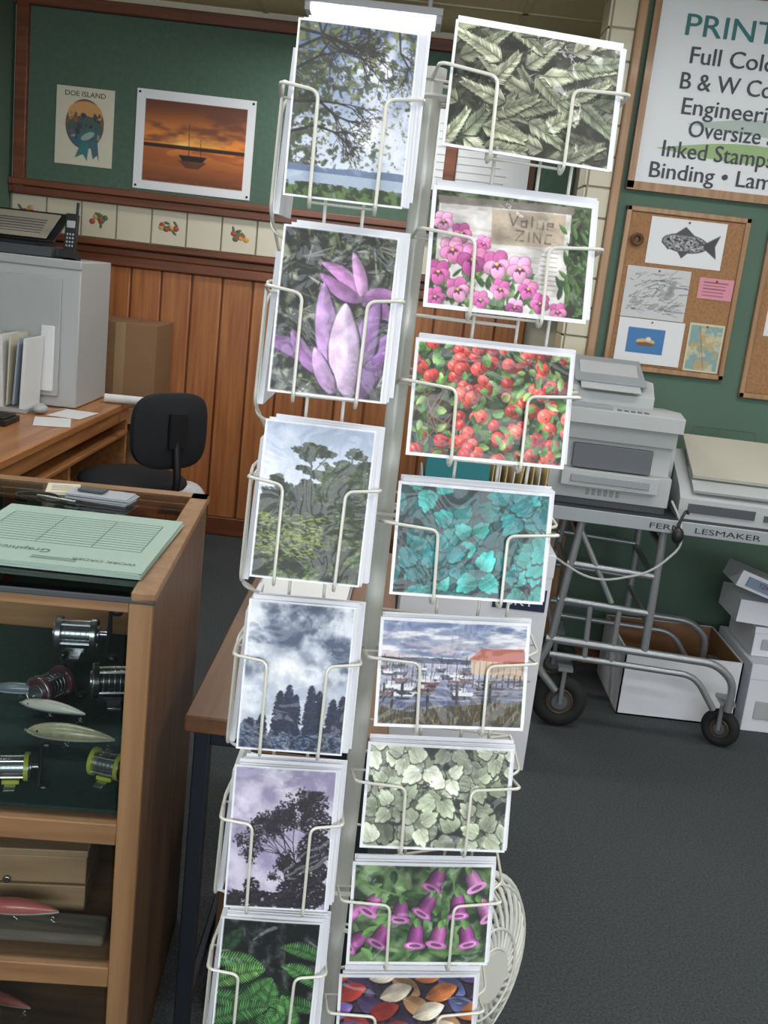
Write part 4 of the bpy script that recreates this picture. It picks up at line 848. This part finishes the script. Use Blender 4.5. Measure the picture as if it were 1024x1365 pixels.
for k in range(5):
    q=2*PI*k/5; b.tube([(0,0,.12),(.26*math.cos(q),.26*math.sin(q),.075)],[.022,.014],1,10)
    c=Vector((.26*math.cos(q),.26*math.sin(q),.028)); b.cyl(c+Vector((0,-.018,0)),c+Vector((0,.018,0)),.028,1,16)
b.build('office_chair',[mat('black_fabric',(30,32,38),.9,bump=.2,bscale=400),M_black])
b=MB(); b.bx(-1.56,-1.17,4.98,5.34,0,.62,0); b.bx(-1.54,-1.18,5.0,5.34,.62,1.1,0); b.bx(-1.56,-1.17,5.14,5.18,.619,.622,1); b.bx(-1.38,-1.33,4.976,4.98,.1,.62,1); b.bx(-1.38,-1.33,4.996,5.0,.65,1.1,1); b.box((-1.3,4.95,.66),(.26,.10,.004),0,(.7,0,0))
b.build('cardboard_box',[mat('cardboard_tan',(140,108,78),.85,var=.05),mat('packing_tape',(156,128,96),.35)],bevel=.004)
b=MB(); b.ell((-1.02,4.95,.16),(.14,.12,.16),0); b.ell((-.97,4.92,.28),(.1,.08,.1),0); b.ell((-1.07,4.91,.30),(.07,.05,.1),0); b.build('plastic_bag',[mat('white_plastic_bag',(206,210,214),.4,bump=1,bscale=30)])
# ------------------------------------------------------------ fan
fan=MB(); fx,fy,fz=.235,1.60,.325; nn=Vector((.76,-.64,.1)).normalized(); sd=nn.cross(Vector((0,0,1))).normalized(); u2=sd.cross(nn).normalized(); c=Vector((fx,fy,fz)); RR=.16
for off,rad in ((0,RR),(.012,RR)): fan.ring(c+nn*(off-.006),nn,rad,.006,0,48,8)
for sgn in (1,-1):
    for f in (.93,.5,.3): fan.ring(c+nn*sgn*(.05*math.sqrt(max(0,1-f*f))+.004),nn,RR*f,.0026,0,40,6)
    for k in range(30):
        q=2*PI*k/30; pts=[]
        for j in range(7):
            f=1-.75*j/6; qq=q+(.9*(1-f)); pts.append(c+(sd*math.cos(qq)+u2*math.sin(qq))*RR*f+nn*sgn*(.05*math.sqrt(max(0,1-f*f))))
        fan.tube(pts,.004,0,6)
    fan.cyl(c+nn*sgn*.045,c+nn*sgn*.056,.045,0,24)
fan.cyl(c-nn*.05,c-nn*.12,.055,0,24,r1=.04)
for k in range(4):
    q=k*PI/2+.3
    d=sd*math.cos(q)+u2*math.sin(q); e=sd*-math.sin(q)+u2*math.cos(q)
    vs=[c+d*.03-e*.02+nn*.01,c+d*.125-e*.045+nn*.02,c+d*.13+e*.045-nn*.015,c+d*.03+e*.02-nn*.01]; fan.add(vs,[(0,1,2,3)],1)
fan.tube([c-nn*.07,c-nn*.08-Vector((0,0,.12)),Vector(((c-nn*.06).x,(c-nn*.06).y,.03))],.022,0,14)
bc=Vector(((c-nn*.04).x,(c-nn*.04).y,0)); fan.cyl(bc,bc+Vector((0,0,.035)),.12,0,36,r1=.10)
fan.build('electric_fan',[mat('fan_white',(216,218,212),.4),mat('fan_blade',(184,194,194),.3)])
# ------------------------------------------------------------ lights
def lamp(name,c,size,energy,col,rot=(0,0,0)):
    l=bpy.data.lights.new(name,'AREA'); l.shape='RECTANGLE'; l.size=size[0]; l.size_y=size[1]; l.energy=energy; l.color=col
    o=bpy.data.objects.new(name,l); o.location=c; o.rotation_euler=rot; bpy.context.scene.collection.objects.link(o); return o
M_tubeE=mat('fluorescent_tube',(250,250,255),.5,emit=7,emitc=(244,248,255))
fixt=[(-.28,4.75,.58,2.558),(-.9,3.0,1.2,ZC),(1.2,2.6,1.2,ZC),(-.9,.6,1.2,ZC),(1.2,.4,1.2,ZC),(2.2,1.5,1.2,ZC)]
for i,(x,y,L,z) in enumerate(fixt):
    b=MB(); b.bx(x-L/2,x+L/2,y-.1,y+.1,z-.03,z-.001,0)
    if z<ZC: 
        for sx in(-1,1): b.cyl((x+sx*L*.4,y,z-.002),(x+sx*L*.4,y,ZC),.01,0,8)
    for dy in(-.05,.05): b.cyl((x-L/2+.03,y+dy,z-.047),(x+L/2-.03,y+dy,z-.047),.014,1,12)
    for sx in(-1,1): b.bx(x+sx*(L/2-.015)-.012,x+sx*(L/2-.015)+.012,y-.09,y+.09,z-.062,z-.03,0)
    b.build('ceiling_light_fixture',[M_white,M_tubeE],bevel=.003)
    lamp('ceiling_lamp',(x,y,z-.075),(L,.25),15 if i else 14,(1.0,.985,.95))
lamp('window_daylight',(-.67,YF+.05,1.6),(2.1,1.5),56,(.88,.93,1.0),(PI/2,0,0))
lamp('window_daylight',(1.82,YF+.05,1.6),(2.1,1.5),56,(.88,.93,1.0),(PI/2,0,0))
w=bpy.data.worlds.new('World'); bpy.context.scene.world=w; w.use_nodes=True
nt=w.node_tree; sk=nt.nodes.new('ShaderNodeTexSky'); sk.sky_type='HOSEK_WILKIE'; sk.sun_direction=(.3,.5,.8); nt.links.new(sk.outputs[0],nt.nodes['Background'].inputs[0]); nt.nodes['Background'].inputs[1].default_value=.4
# ------------------------------------------------------------ camera
th=math.radians(13.3); ro=math.radians(6.5)
Fw=Vector((0,math.cos(th),-math.sin(th))); u0=Vector((0,math.sin(th),math.cos(th))); r0=Vector((1,0,0))
rt=r0*math.cos(ro)+u0*math.sin(ro); up=-r0*math.sin(ro)+u0*math.cos(ro)
cam=bpy.data.cameras.new('camera'); cam.sensor_fit='VERTICAL'; cam.sensor_height=24; cam.sensor_width=18; cam.lens=24*1380/1365; cam.clip_start=.02
co=bpy.data.objects.new('camera',cam); co.matrix_world=Matrix(((rt.x,up.x,-Fw.x,0),(rt.y,up.y,-Fw.y,0),(rt.z,up.z,-Fw.z,1.5),(0,0,0,1)))
bpy.context.scene.collection.objects.link(co); bpy.context.scene.camera=co
bpy.context.scene.view_settings.view_transform='Standard'
